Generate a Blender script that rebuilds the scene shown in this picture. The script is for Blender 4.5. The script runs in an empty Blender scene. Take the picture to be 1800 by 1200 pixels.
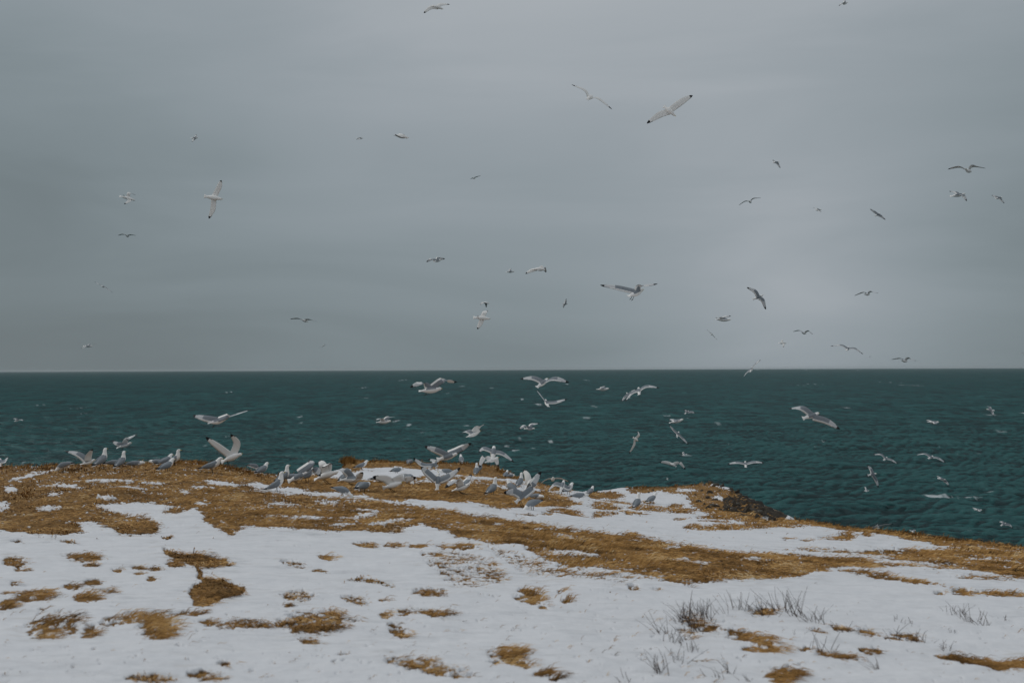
import bpy, math, random
import numpy as np
from mathutils import Vector, Matrix

random.seed(7); RNG = np.random.default_rng(11)
scene = bpy.context.scene
col = scene.collection
rad = math.radians

# ------------------------------------------------------------------ camera
CAM_Z = 1.65
SEA_Z = -48.0
F_PX = 1750.0                       # focal length in photo pixels (1800 wide)
PITCH = math.atan((648.0 - 600.0) / F_PX)
ROLL = 0.0037
fwd = Vector((0, math.cos(PITCH), math.sin(PITCH)))
r0 = Vector((1, 0, 0)); u0 = Vector((0, -math.sin(PITCH), math.cos(PITCH)))
rgt = r0 * math.cos(ROLL) - u0 * math.sin(ROLL)
upv = r0 * math.sin(ROLL) + u0 * math.cos(ROLL)
CAM = Vector((0, 0, CAM_Z))
cam_data = bpy.data.cameras.new("camera"); cam = bpy.data.objects.new("camera", cam_data)
col.objects.link(cam)
m = Matrix((rgt, upv, -fwd)).transposed().to_4x4(); m.translation = CAM
cam.matrix_world = m
cam_data.lens = 35.0; cam_data.sensor_width = 36.0
cam_data.clip_start = 0.1; cam_data.clip_end = 120000.0
cam_data.dof.use_dof = True; cam_data.dof.focus_distance = 28.0; cam_data.dof.aperture_fstop = 2.5
scene.camera = cam

# ------------------------------------------------------------------ world: overcast deck over a daylight sky
SUN_EL, SUN_AZ = rad(32), rad(-75)
world = bpy.data.worlds.new("World"); scene.world = world; world.use_nodes = True
wn, wl = world.node_tree.nodes, world.node_tree.links
wn.clear()
w_out = wn.new("ShaderNodeOutputWorld"); w_bg = wn.new("ShaderNodeBackground"); w_bg.inputs["Strength"].default_value = 0.1
sky = wn.new("ShaderNodeTexSky"); sky.sky_type = 'NISHITA'; sky.sun_disc = False
sky.sun_elevation = SUN_EL; sky.sun_rotation = SUN_AZ; sky.dust_density = 1.0
tc = wn.new("ShaderNodeTexCoord"); sep = wn.new("ShaderNodeSeparateXYZ")
wl.new(tc.outputs["Generated"], sep.inputs[0])
def W(op, a, b=None, c=None):
    n = wn.new("ShaderNodeMath"); n.operation = op
    for i, v in enumerate((a, b, c)):
        if v is None: continue
        if isinstance(v, (int, float)): n.inputs[i].default_value = v
        else: wl.new(v, n.inputs[i])
    return n.outputs[0]
mp = wn.new("ShaderNodeMapping"); mp.inputs["Scale"].default_value = (.8, .8, 4.2)
mp.inputs["Rotation"].default_value = (0.0, 0.06, 0.0)
wl.new(tc.outputs["Generated"], mp.inputs[0])
nz = wn.new("ShaderNodeTexNoise"); nz.inputs["Scale"].default_value = 2.6; nz.inputs["Detail"].default_value = 5.0
nz.inputs["Roughness"].default_value = 0.5; nz.inputs["Distortion"].default_value = 0.6
wl.new(mp.outputs[0], nz.inputs["Vector"])
def lobe(px, py, sharp, amp):       # a thin place / thick place in the cloud deck, fixed in the sky
    d = (fwd + rgt * ((px - 900) / F_PX) + upv * ((600 - py) / F_PX)).normalized()
    dp = wn.new("ShaderNodeVectorMath"); dp.operation = 'DOT_PRODUCT'
    wl.new(tc.outputs["Generated"], dp.inputs[0]); dp.inputs[1].default_value = d
    e = W('POWER', W('MAXIMUM', dp.outputs["Value"], 0.0), sharp)
    return W('MULTIPLY', e, amp)
zc = W('MAXIMUM', sep.outputs["Z"], 0.0)
t = W('ADD', zc, W('MULTIPLY', W('SUBTRACT', nz.outputs["Fac"], 0.5), 0.31))
t = W('ADD', t, W('MULTIPLY', sep.outputs["X"], 0.05))
for L in ((1380, 585, 90, 0.24), (860, -60, 40, 0.05), (-60, 560, 20, -0.10),
          (1900, 330, 80, -0.08), (-60, 60, 40, -0.12), (1900, 0, 40, -.09)):
    t = W('ADD', t, lobe(*L))
t = W('ADD', t, 0.17)
ramp = wn.new("ShaderNodeValToRGB"); wl.new(t, ramp.inputs[0])
cr = ramp.color_ramp; cr.interpolation = 'B_SPLINE'
cr.elements[0].position = 0.0; cr.elements[0].color = (.146, .175, .186, 1)
cr.elements[1].position = 1.0; cr.elements[1].color = (.54, .56, .58, 1)
for p, c in ((.15, (.186, .225, .242)), (.30, (.246, .290, .315)), (.5, (.330, .366, .400))):
    e = cr.elements.new(p); e.color = (*c, 1)
sc_ = wn.new("ShaderNodeVectorMath"); sc_.operation = 'SCALE'; sc_.inputs["Scale"].default_value = 10.0
wl.new(ramp.outputs[0], sc_.inputs[0])
mx = wn.new("ShaderNodeMix"); mx.data_type = 'RGBA'; mx.inputs["Factor"].default_value = 0.99
wl.new(sky.outputs[0], mx.inputs["A"]); wl.new(sc_.outputs[0], mx.inputs["B"])
wl.new(mx.outputs["Result"], w_bg.inputs["Color"]); wl.new(w_bg.outputs[0], w_out.inputs[0])

sun_d = bpy.data.lights.new("sun", 'SUN'); sun_d.energy = 0.95; sun_d.angle = rad(22); sun_d.color = (1, .97, .93)
sun = bpy.data.objects.new("sun", sun_d); col.objects.link(sun)
sdir = Vector((math.sin(SUN_AZ) * math.cos(SUN_EL), math.cos(SUN_AZ) * math.cos(SUN_EL), math.sin(SUN_EL)))
sun.rotation_euler = sdir.to_track_quat('Z', 'Y').to_euler()
vs = scene.view_settings; vs.view_transform = 'Standard'; vs.look = 'None'; vs.gamma = 1.0; vs.exposure = 0.0
vs.use_curve_mapping = False

# ------------------------------------------------------------------ helpers
def ray(px, py):
    return fwd + rgt * ((px - 900.0) / F_PX) + upv * ((600.0 - py) / F_PX)
def at(px, py, D):                  # the point of the place seen at a photo pixel, D metres ahead
    return CAM + ray(px, py) * D
_R, _U, _F, _C = (np.array(v) for v in (rgt, upv, fwd, CAM))
def project(P):
    d = P - _C
    z = np.maximum(d @ _F, 1e-3)
    return 900 + F_PX * (d @ _R) / z, 600 - F_PX * (d @ _U) / z

_perm = np.random.default_rng(3).permutation(256).astype(np.int64); _perm = np.concatenate([_perm, _perm])
_gr = np.stack([np.cos(np.arange(16) * math.pi / 8), np.sin(np.arange(16) * math.pi / 8)], 1)
def perlin(x, y, seed=0):
    x = np.asarray(x, float) + seed * 17.31; y = np.asarray(y, float) + seed * 9.17
    xi = np.floor(x).astype(np.int64); yi = np.floor(y).astype(np.int64)
    xf = x - xi; yf = y - yi
    u = xf * xf * xf * (xf * (xf * 6 - 15) + 10); v = yf * yf * yf * (yf * (yf * 6 - 15) + 10)
    def g(ix, iy, dx, dy):
        h = _perm[(_perm[ix & 255] + iy) & 255] & 15
        return _gr[h, 0] * dx + _gr[h, 1] * dy
    a = g(xi, yi, xf, yf); b = g(xi + 1, yi, xf - 1, yf)
    c = g(xi, yi + 1, xf, yf - 1); d = g(xi + 1, yi + 1, xf - 1, yf - 1)
    return ((a + u * (b - a)) + v * ((c + u * (d - c)) - (a + u * (b - a)))) * 1.5
def fbm(x, y, oct=4, seed=0, gain=.5):
    s = 0; a = 1; tot = 0
    for o in range(oct):
        s = s + a * perlin(x * 2 ** o, y * 2 ** o, seed + o); tot += a; a *= gain
    return s / tot

def mesh_np(name, V, faces, mat=None, smooth=True, mats=None, fmat=None, parent=None, link=True):
    """V (n,3); faces: (m,k) int array, or list of such arrays"""
    me = bpy.data.meshes.new(name)
    if not isinstance(faces, list): faces = [faces]
    faces = [np.asarray(f, np.int32) for f in faces if len(f)]
    me.vertices.add(len(V)); me.vertices.foreach_set("co", np.asarray(V, np.float32).ravel())
    li = np.concatenate([f.ravel() for f in faces])
    tot = np.concatenate([np.full(len(f), f.shape[1], np.int32) for f in faces])
    st = np.concatenate([[0], np.cumsum(tot)[:-1]]).astype(np.int32)
    me.loops.add(len(li)); me.loops.foreach_set("vertex_index", li)
    me.polygons.add(len(tot)); me.polygons.foreach_set("loop_start", st); me.polygons.foreach_set("loop_total", tot)
    if smooth: me.polygons.foreach_set("use_smooth", np.ones(len(tot), bool))
    for mm in (mats or ([mat] if mat else [])): me.materials.append(mm)
    if fmat is not None: me.polygons.foreach_set("material_index", np.asarray(fmat, np.int32))
    me.update(); me.validate()
    if not link: return me
    o = bpy.data.objects.new(name, me); col.objects.link(o)
    if parent: o.parent = parent
    return o
def attr(me, name, data):
    a = me.attributes.new(name, 'FLOAT', 'POINT'); a.data.foreach_set("value", np.asarray(data, np.float32))
def tag(o, label=None, cat=None, group=None, kind=None):
    if label: o["label"] = label
    if cat: o["category"] = cat
    if group: o["group"] = group
    if kind: o["kind"] = kind
    return o
def new_mat(name):
    mt = bpy.data.materials.new(name); mt.use_nodes = True
    nt = mt.node_tree; b = nt.nodes["Principled BSDF"]
    return mt, nt.nodes, nt.links, b
class N:                            # tiny node writer
    def __init__(s, nodes, links): s.n, s.l = nodes, links
    def _in(s, sock, v):
        if isinstance(v, (int, float)): sock.default_value = v
        elif isinstance(v, (tuple, list)): sock.default_value = v
        else: s.l.new(v, sock)
    def math(s, op, a, b=0.0, c=None, clamp=False):
        n = s.n.new("ShaderNodeMath"); n.operation = op; n.use_clamp = clamp
        s._in(n.inputs[0], a); s._in(n.inputs[1], b)
        if c is not None: s._in(n.inputs[2], c)
        return n.outputs[0]
    def noise(s, scale, detail=3, rough=.5, vec=None, dist=0.0):
        n = s.n.new("ShaderNodeTexNoise"); n.inputs["Scale"].default_value = scale
        n.inputs["Detail"].default_value = detail; n.inputs["Roughness"].default_value = rough
        n.inputs["Distortion"].default_value = dist
        if vec is not None: s.l.new(vec, n.inputs["Vector"])
        return n.outputs["Fac"]
    def pos(s, scale=(1, 1, 1), rot=(0, 0, 0)):
        g = s.n.new("ShaderNodeNewGeometry"); mpn = s.n.new("ShaderNodeMapping")
        mpn.inputs["Scale"].default_value = scale; mpn.inputs["Rotation"].default_value = rot
        s.l.new(g.outputs["Position"], mpn.inputs[0]); return mpn.outputs[0]
    def ramp(s, fac, stops):
        n = s.n.new("ShaderNodeValToRGB"); s.l.new(fac, n.inputs[0]); c = n.color_ramp
        c.elements[0].position = stops[0][0]; c.elements[0].color = (*stops[0][1], 1)
        c.elements[1].position = stops[-1][0]; c.elements[1].color = (*stops[-1][1], 1)
        for p, k in stops[1:-1]:
            e = c.elements.new(p); e.color = (*k, 1)
        return n.outputs[0]
    def mix(s, fac, a, b):
        n = s.n.new("ShaderNodeMix"); n.data_type = 'RGBA'
        s._in(n.inputs["Factor"], fac); s._in(n.inputs["A"], (*a, 1) if isinstance(a, tuple) else a)
        s._in(n.inputs["B"], (*b, 1) if isinstance(b, tuple) else b); return n.outputs["Result"]
    def attr(s, name):
        n = s.n.new("ShaderNodeAttribute"); n.attribute_name = name; return n
    def bump(s, h, strength, dist, normal=None):
        n = s.n.new("ShaderNodeBump"); n.inputs["Strength"].default_value = strength; n.inputs["Distance"].default_value = dist
        s.l.new(h, n.inputs["Height"])
        if normal is not None: s.l.new(normal, n.inputs["Normal"])
        return n.outputs[0]

# ------------------------------------------------------------------ terrain shape
CP = [  # photo x, photo y, metres ahead
 (0,1200,5.0),(450,1200,5.1),(900,1200,5.2),(1350,1200,5.4),(1800,1200,5.6),
 (0,1080,6.8),(450,1080,6.9),(900,1080,7.1),(1350,1080,7.4),(1800,1080,7.8),
 (0,980,9.3),(450,980,9.5),(900,980,9.9),(1350,985,10.3),(1800,1000,11.0),
 (0,900,12.8),(450,900,13.2),(900,910,13.6),(700,900,13.8),(1100,955,11.6),(1300,960,12.3),(1300,930,15.5),
 (1300,907,19.5),(1200,900,19.5),(1100,920,16.0),(1000,890,18.2),(1500,965,12.4),(1500,945,15.4),(1650,965,13.4),
 (1330,898,22.5),(1400,917,20.5),(1500,931,18.5),(1600,941,17.2),(1700,955,16.0),(1800,964,15.4),(1950,985,15.0),
 (1120,888,23.0),(1100,860,29),(1200,855,30),(1250,852,29),(1290,868,26.5),(1170,872,25.5),
 (900,880,17.3),(760,870,16.8),(640,865,16.4),(500,862,16.2),(490,840,19.5),(560,838,21),(600,834,23),
 (700,848,19.6),(700,825,25),(612,812,28.0),(650,810,29),(760,814,29.5),(850,817,29),(900,836,28),(960,856,26),
 (1000,863,26),(1040,868,27),(900,856,22),(1000,872,22.5),(800,838,22.5),
 (0,822,20),(130,819,20),(250,815.5,20),(330,813.5,20),(425,825,19.8),(200,850,16),(0,852,16),(400,852,16.2),(-250,822,20),
 (-250,980,9.3),(-300,1200,5)]
pts = [tuple(at(*c)) for c in CP]
for X, Y, Z in ((0,0,0.05),(-4,0,.1),(4,0,-.1),(0,3,0.02),(-30,-10,.5),(30,-10,-1.0),(0,-30,1.0),(-60,0,.3),(60,0,-2.),(-60,60,-2.5),(60,60,-5),(0,-90,3)):
    pts.append((X, Y, Z))
P = np.array(pts)
def tps(r2): return np.where(r2 > 0, r2 * np.log(r2 + 1e-12) * .5, 0)
n_ = len(P)
K = tps(((P[:, None, :2] - P[None, :, :2]) ** 2).sum(-1)) + np.eye(n_) * 0.02
Q = np.concatenate([np.ones((n_, 1)), P[:, :2]], 1)
A = np.block([[K, Q], [Q.T, np.zeros((3, 3))]])
SOL = np.linalg.solve(A, np.concatenate([P[:, 2], np.zeros(3)]))
def base_height(X, Y):
    X = np.asarray(X, float); Y = np.asarray(Y, float)
    z = SOL[n_] + SOL[n_ + 1] * X + SOL[n_ + 2] * Y
    for i in range(n_):
        z = z + SOL[i] * tps((X - P[i, 0]) ** 2 + (Y - P[i, 1]) ** 2)
    return z

# cliff edge: distance ahead as a function of photo x, then as a radius per azimuth
EX = [-600,-250,0,330,425,490,560,600,620,850,900,960,1040,1095,1200,1250,1290,1330,1400,1500,1600,1700,1800,1950,2300]
ED = [21,20,20,20,19.8,19.8,22,24.5,28.5,29.3,28.4,26.6,27.5,29.4,30.2,29.4,27,24.5,20.8,18.8,17.4,16.2,15.5,15,15]
eaz = [math.atan((x - 900) / F_PX) for x in EX]; erad = [D / math.cos(a) for D, a in zip(ED, eaz)]
eaz = [-math.pi, -2.2, -1.6, -1.0] + eaz + [1.1, 1.6, 2.2, math.pi]
erad = [90, 70, 36, 27] + erad + [20, 26, 60, 90]
def edge_radius(az): return np.interp(az, eaz, erad)

# ------------------------------------------------------------------ where grass shows through the snow (traced on the ground)
POLY = [  # value, softness (photo px), points
 (.56, 9, [(-400,815),(0,820),(130,816),(250,812),(330,810),(425,822),(480,836),(470,846),(440,853),(450,862),(520,869),(600,875),(700,887),(800,899),
   (870,911),(960,924),(1060,938),(1150,949),(1220,963),(1290,971),(1350,975),(1400,966),(1500,972),(1560,966),(1640,968),(1700,963),(1800,970),(2000,985),
   (2100,1060),(1800,1020),(1700,1004),(1580,1000),(1490,1000),(1440,1009),(1400,1019),(1300,1024),(1230,1030),(1180,1012),(1100,990),(1040,978),(960,968),(920,962),(870,958),(800,948),
   (780,935),(740,928),(700,942),(640,934),(600,938),(540,934),(470,933),(440,928),(410,943),(360,927),(345,908),(290,914),(278,908),(300,895),(270,887),
   (200,889),(172,893),(210,905),(262,915),(278,932),(270,941),(215,943),(190,932),(140,926),(150,938),(100,948),(60,944),(0,934),(-400,940)]),
 (.35, 8, [(920,962),(1050,975),(1150,990),(1230,1000),(1260,1026),(1210,1033),(1140,1020),(1060,1005),(1000,1000),(950,985)]),
 (-.12, 8, [(850,960),(950,985),(1060,1005),(1140,1022),(1090,1030),(1020,1018),(930,1015),(890,1000)]),
 (.8, 6, [(395,826),(480,838),(560,837),(600,842),(700,846),(770,851),(800,848),(850,851),(880,858),(930,868),(960,862),(1000,877),(1018,889),(990,893),
   (940,891),(900,897),(850,892),(820,882),(790,885),(730,880),(700,885),(650,876),(600,868),(540,864),(470,854),(440,848)]),
 (.9, 5, [(600,812),(608,800),(630,808),(700,808),(760,812),(850,813),(905,833),(940,846),(880,845),(840,839),(800,837),(770,826),(720,825),(690,820),(660,826),(625,831),(604,829)]),
 (.85, 5, [(1035,866),(1095,864),(1102,876),(1050,880),(1030,874)]),
 (.6, 6, [(1095,860),(1130,853),(1200,852),(1250,849),(1290,866),(1320,888),(1355,908),(1400,914),(1410,922),(1340,925),(1290,912),(1240,905),(1215,890),(1205,872),(1150,866),(1110,870)]),
 (.9, 4, [(285,968),(310,975),(360,978),(395,988),(405,1000),(375,1002),(350,1003),(360,1015),(400,1025),(435,1035),(420,1048),(395,1055),(360,1070),(340,1068),(333,1050),(345,1035),(360,1028),(345,1010),(340,1000),(320,990),(295,980)]),
 (-.12, 8, [(735,975),(800,972),(855,980),(880,1000),(885,1028),(850,1036),(790,1037),(772,1012),(740,990)]),
 (.8, 5, [(1640,1155),(1680,1152),(1740,1162),(1810,1163),(1810,1180),(1760,1186),(1720,1176),(1660,1166)]),
 (.55, 4, [(1390,912),(1500,925),(1600,936),(1650,943),(1750,955),(1810,962),(1810,972),(1700,966),(1640,958),(1560,943),(1460,932),(1395,922)]),
 (.75, 7, [(-400,850),(0,848),(60,845),(110,870),(140,900),(120,935),(60,944),(0,934),(-400,930)]),
]
ELL = [ # value, x, y, rx, ry, tilt deg
 (.8,26,992,16,7,10),(.6,37,1006,10,3,0),(.8,147,983,28,6,4),(.6,160,997,14,3,0),(.5,205,1007,8,3,0),(.5,245,1001,12,3,0),(.5,272,1003,12,3,0),
 (.5,243,1012,8,2,0),(.5,265,1021,7,3,0),(.8,308,993,14,6,0),(.9,293,948,8,3,0),(.5,30,955,8,2,0),(.4,120,955,14,2,8),(.7,125,1034,12,4,0),(.8,163,1028,12,5,0),
 (.4,26,1030,6,3,0),(.45,58,1050,30,8,-4),(.9,10,1068,14,8,-20),(.3,8,1048,8,3,0),(.7,150,1053,20,6,4),(.5,188,1043,14,3,0),(.3,75,1077,8,2,0),
 (.42,90,1107,42,15,-6),(.8,157,1118,11,7,-20),(.95,278,1106,28,16,8),(.5,232,1096,16,8,0),(.3,200,1102,20,6,0),(.4,330,1085,28,3,-4),(.7,366,1100,12,5,10),(.5,430,1102,32,6,4),
 (.5,400,1104,18,5,0),(.55,552,1100,44,14,0),(.8,582,1091,18,11,20),(.6,500,1100,18,5,0),(.8,543,1133,17,4,18),(.35,525,1053,26,7,-3),(.4,506,1069,8,2,0),(.6,573,985,14,4,8),
 (.1,515,997,20,3,10),(.5,560,1006,12,2,0),(.4,395,1173,10,3,0),(.7,355,1191,25,6,6),(.6,265,1199,34,4,0),
 (.3,640,960,20,3,4),(.45,690,961,18,3,0),(.5,735,962,15,3,0),(.6,802,964,30,5,0),(.7,662,1029,24,4,14),(.2,625,1022,14,3,0),(.3,752,1047,26,4,2),(.4,675,1058,8,2,0),
 (.2,625,1058,20,5,10),(.8,680,1085,11,8,0),(.85,709,1083,12,6,0),(.75,756,1085,28,5,6),(.85,699,1114,17,6,20),(.6,620,1097,8,3,0),(.8,605,1158,11,4,0),
 (.8,932,1049,17,6,20),(.8,925,1060,18,6,18),(.5,955,1075,7,2,10),(.6,987,1046,6,2.5,0),(.7,994,1062,7,3,0),(.6,893,1152,26,8,4),(.6,902,1170,22,5,18),(.5,868,1168,10,5,40),
 (.6,745,1180,52,9,12),(.5,712,1170,18,6,10),(.6,785,1193,28,6,10),(.5,950,1191,15,4,0),(.7,972,1199,9,3,0),(.4,1113,1037,8,4,0),(.3,1155,1040,8,2,0),
 (.7,1252,1108,18,7,16),(.4,1222,1100,22,8,30),(.4,1207,1120,14,7,20),(.95,1315,1126,37,8,12),(.9,1348,1138,11,6,40),(.85,1336,1150,27,4,2),(.75,1338,1080,20,5,0),(.95,1376,1192,24,9,0),
 (.85,1524,1117,14,6,6),(.5,1582,1127,28,4,4),(.6,1478,1110,16,3,10),(.7,1438,1115,13,3,8),(.7,1413,1149,10,3,0),(.6,1470,1159,22,4,8),(.75,1534,1149,18,5,2),
 (.5,1445,1155,14,4,0),(.7,1504,1164,5,4,0),(.6,1690,1043,16,5,4),(.55,1762,1049,50,4,3),(.3,1730,1018,44,4,3),(.6,1562,1019,84,4,8),(.3,1650,1048,8,2,0),
 (.8,1486,944,14,6,-8),(.4,1460,948,18,2,0),(.4,1420,953,12,2,0),(.4,1383,949,7,2,0),(.6,1522,942,8,3,0),(.8,1652,957,11,4,0),(.8,1585,940,18,6,10),(.7,1628,944,20,5,12),
 (.75,992,902,26,4,6),(.6,1050,906,10,4,-20),(.6,1012,908,12,2,10),(.5,922,907,18,2,2),(.5,965,905,12,1.5,0),(.8,1105,941,14,3,4),(.8,1063,892,22,4,4),(.5,1060,886,20,2,8),(.6,1148,893,34,2.5,6),
 (.5,1135,897,34,2.5,6),(.7,1112,903,22,2.5,6),(.4,1068,904,14,3,0),(.7,1195,900,20,3,6),(.5,1210,897,16,2,6),(.7,1190,890,14,3,-6),(.8,1195,915,9,3,4),(.8,1220,928,13,3,2),(.85,1300,927,64,5,-2),(.7,1260,911,32,3,2),
 (.7,1320,918,32,3,8),(.6,1140,874,16,3,-8),(.7,1136,882,12,4,4),(.4,1090,884,26,2,6),(.6,1370,922,40,4,6),(.5,1255,918,26,2,0),
 (.7,790,842,34,5,-4),(.6,850,848,36,3,2),(.7,885,852,28,3,8),(.6,935,850,26,4,12),(.8,965,858,34,4,8),(.5,700,838,16,2,-10),(.6,740,842,14,3,-20),(.9,612,815,12,11,0),
 (.4,1590,1120,26,3,4),(.25,1700,985,90,8,3),(.4,1540,985,40,4,0),
]
SNOW = [ # snow lying inside the grass
 (1,50,838,44,4,-14),(.9,112,856,38,3.5,4),(.9,225,862,34,3.5,4),(.7,190,846,60,4,0),(.9,15,862,16,7,-20),(.9,2,892,16,12,0),(1,82,896,25,6,-4),(.9,160,924,26,6,4),(1,230,893,62,6,2),
 (1,262,903,34,9,20),(1,395,851,45,3.2,6),(.9,360,858,30,2.5,4),(.8,352,888,12,4,6),(.8,100,873,14,4,0),(.8,185,880,16,4,0),(.7,320,866,22,4,0),(.8,270,852,22,3,0),(.9,430,903,16,3,8),
 (.8,545,913,80,3.5,0),(.8,640,908,26,6,-14),(.75,690,919,52,4,-4),(.6,500,888,40,5,6),(.55,580,885,30,4,6),(.5,640,897,34,4,6),(.7,600,925,20,3,0),(.5,720,932,30,4,0),
 (.8,1000,975,54,5,2),(.8,960,1000,18,4,0),(.8,1195,985,18,4,0),(.85,1225,990,24,5,4),(.7,1180,966,18,3,4),(.9,1400,974,60,4,3),(1,1480,978,90,5,4),(.8,1560,990,60,5,4),(.7,1330,985,24,4,6),
 (.6,1640,995,60,4,4),(.5,1740,985,60,4,4),(1,1350,914,18,5,14),(1,1263,876,12,5,30),(.9,1150,870,24,5,-10),(1,1130,876,34,5,-8),(.9,1205,862,18,3,0),(1,680,836,56,9,-4),(1,780,834,34,4,6),
 (.9,640,826,20,4,-6),(.8,1090,866,10,3,-10),(.9,770,883,16,3,4),(.9,910,846,40,2.5,6),(.9,850,842,30,2.5,6),(.6,870,925,16,5,0),(.4,1000,945,40,4,8),(.5,800,925,30,4,6)]

def pip(px, py, poly):
    inside = np.zeros(len(px), bool); dist = np.full(len(px), 1e9)
    x1, y1 = poly[-1]
    for x2, y2 in poly:
        c = ((y1 > py) != (y2 > py)); 
        with np.errstate(divide='ignore', invalid='ignore'):
            xi = (x2 - x1) * (py - y1) / (y2 - y1 + 1e-12) + x1
        inside ^= c & (px < xi)
        dx, dy = x2 - x1, y2 - y1
        tt = np.clip(((px - x1) * dx + (py - y1) * dy) / (dx * dx + dy * dy + 1e-9), 0, 1)
        # vertical distances count more: the ground is seen at a low angle
        d = np.hypot((px - x1 - tt * dx) * .45, py - y1 - tt * dy)
        dist = np.minimum(dist, d); x1, y1 = x2, y2
    return np.where(inside, dist, -dist)

def grass_value(px, py, X, Y):
    v = np.full(len(px), -1.0); h = np.zeros(len(px))
    wob = fbm(X * 1.3, Y * 1.3, 3, 5)
    pxw = px + wob * 16; pyw = py + fbm(X * 2.0, Y * 1.2, 3, 9) * 4.5
    for s, soft, poly in POLY:
        a = np.array(poly); x0, y0 = a.min(0) - 45; x1, y1 = a.max(0) + 45
        k = np.nonzero((px > x0) & (px < x1) & (py > y0) & (py < y1))[0]
        if not len(k): continue
        sd = pip(pxw[k], pyw[k], poly)
        v[k] = np.maximum(v[k], -1 + (1 + s) * np.clip(.5 + sd / soft, 0, 1)); h[k] = np.maximum(h[k], np.clip(1 + sd / 20, 0, 1))
    for s, cx, cy, rx, ry, ang in ELL:
        rx = rx * 1.02; ry = ry * 1.12
        k = np.nonzero((abs(px - cx) < rx * 2.4 + 25) & (abs(py - cy) < ry * 2.6 + rx * .6 + 12))[0]
        if not len(k): continue
        ca, sa = math.cos(rad(ang)), math.sin(rad(ang))
        dx = px[k] + wob[k] * rx * .35 - cx; dy = pyw[k] * .6 + py[k] * .4 - cy
        q = np.hypot((dx * ca + dy * sa) / rx, (-dx * sa + dy * ca) / ry)
        s = s * .52 if ry < 12 else s * .62
        v[k] = np.maximum(v[k], np.where(q < 1, s * (1 - q ** 3 * .55), s * .45 - (q - 1) * 1.7)); h[k] = np.maximum(h[k], np.clip(1 - (q - 1) / 1.3, 0, 1))
    for s, cx, cy, rx, ry, ang in SNOW:
        k = np.nonzero((abs(px - cx) < rx * 2 + 25) & (abs(py - cy) < ry * 2 + rx * .6 + 12))[0]
        if not len(k): continue
        ca, sa = math.cos(rad(ang)), math.sin(rad(ang))
        dx = pxw[k] - cx; dy = pyw[k] * .5 + py[k] * .5 - cy
        q = np.hypot((dx * ca + dy * sa) / rx, (-dx * sa + dy * ca) / ry)
        v[k] = v[k] - s * 1.3 * np.clip(1.25 - q, 0, 1)
    return v, h
def speckle(X, Y):                  # combed clumps, longer along the wind than across it, smaller tufts close by
    a = X * .94 - Y * .34; b = X * .34 + Y * .94
    wn_ = np.clip((12.5 - np.hypot(X, Y)) / 5, 0, 1)
    near_ = fbm(a * 17 + .8 * fbm(X * 4, Y * 4, 2, 36), b * 11, 4, 33, .65) * 1.9 + .5 * fbm(a * 3.2, b * 4.6, 3, 21, .6)
    far_ = fbm(a * 2.6, b * 4.4, 4, 21, .68) * 1.05 + 1.45 * fbm(a * 10, b * 18, 3, 31, .6)
    return far_ * (1 - wn_) + near_ * wn_

# ------------------------------------------------------------------ terrain mesh (finer where it is seen)
fine = np.linspace(-.54, .54, 1150)
coarse_l = np.concatenate([np.linspace(-math.pi, -1.2, 26, endpoint=False), np.linspace(-1.2, -.54, 50, endpoint=False)])
az = np.concatenate([coarse_l, fine, -coarse_l[::-1][:-1]])
NC = len(az)
Re = edge_radius(az) * (1 + .012 * perlin(az * 60, az * 0 + 3) + .010 * perlin(az * 170, az * 0 + 5))
NR = 430
tt = np.linspace(0, 1, NR)
rmin = .8
near = 1 / 4.4
R = np.empty((NR, NC))
for j in range(NC):                 # even steps in 1/r so that rows fall evenly on the sloping view
    k = 14
    far = 1 / Re[j]
    R[:k, j] = np.linspace(rmin, 4.4, k, endpoint=False)
    R[k:, j] = 1 / (far + (near - far) * (1 - np.linspace(0, 1, NR - k)) ** 1.12)
X = R * np.sin(az); Y = R * np.cos(az)
Z = base_height(X, Y)
PX, PY = project(np.stack([X.ravel(), Y.ravel(), Z.ravel()], 1))
front = (Y.ravel() > 1.0)
gv = np.full(X.size, -1.0)
kf = np.nonzero(front & (PX > -500) & (PX < 2300))[0]
halo = np.zeros(X.size); gv[kf], halo[kf] = grass_value(PX[kf], PY[kf], X.ravel()[kf], Y.ravel()[kf])
other = np.nonzero(~(front & (PX > -500) & (PX < 2300)))[0]
gv[other] = fbm(X.ravel()[other] * .35, Y.ravel()[other] * .35, 3, 77) * 1.6 - .25
sp = speckle(X.ravel(), Y.ravel())
gm = gv + sp                         # > 0 : grass
grass = np.clip(.5 + gm / .75, 0, 1).reshape(NR, NC)
# relief: tussocks in the grass, a snow sheet a few centimetres thick with soft drifts
tus = fbm(X * 1.9, Y * 2.4, 4, 41); tus2 = fbm(X * 7, Y * 9, 2, 43)
Zr = Z + grass * (.030 * tus + .02 * tus2 + .01) + (1 - grass) * (.028 + .035 * fbm(X * .9, Y * 1.6, 4, 51) + .012 * fbm(X * 4, Y * 7, 3, 52))
Zr += np.clip(gv.reshape(NR, NC), 0, 1) * .045 * fbm(X * .8, Y * .8, 2, 61)
dm = np.hypot((X - at(612, 818, 26.2)[0]) / .22, (Y - 26.2) / .5); Zr += .05 * np.exp(-dm ** 2)   # the upright tussock at the brink
dm = np.hypot((X - at(183, 868, 14.6)[0]) / .5, (Y - 14.6) / .6); Zr += .09 * np.exp(-dm ** 2)
dm = np.hypot((X - at(375, 905, 12.5)[0]) / .7, (Y - 12.6) / .8); Zr += .10 * np.exp(-dm ** 2)
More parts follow.
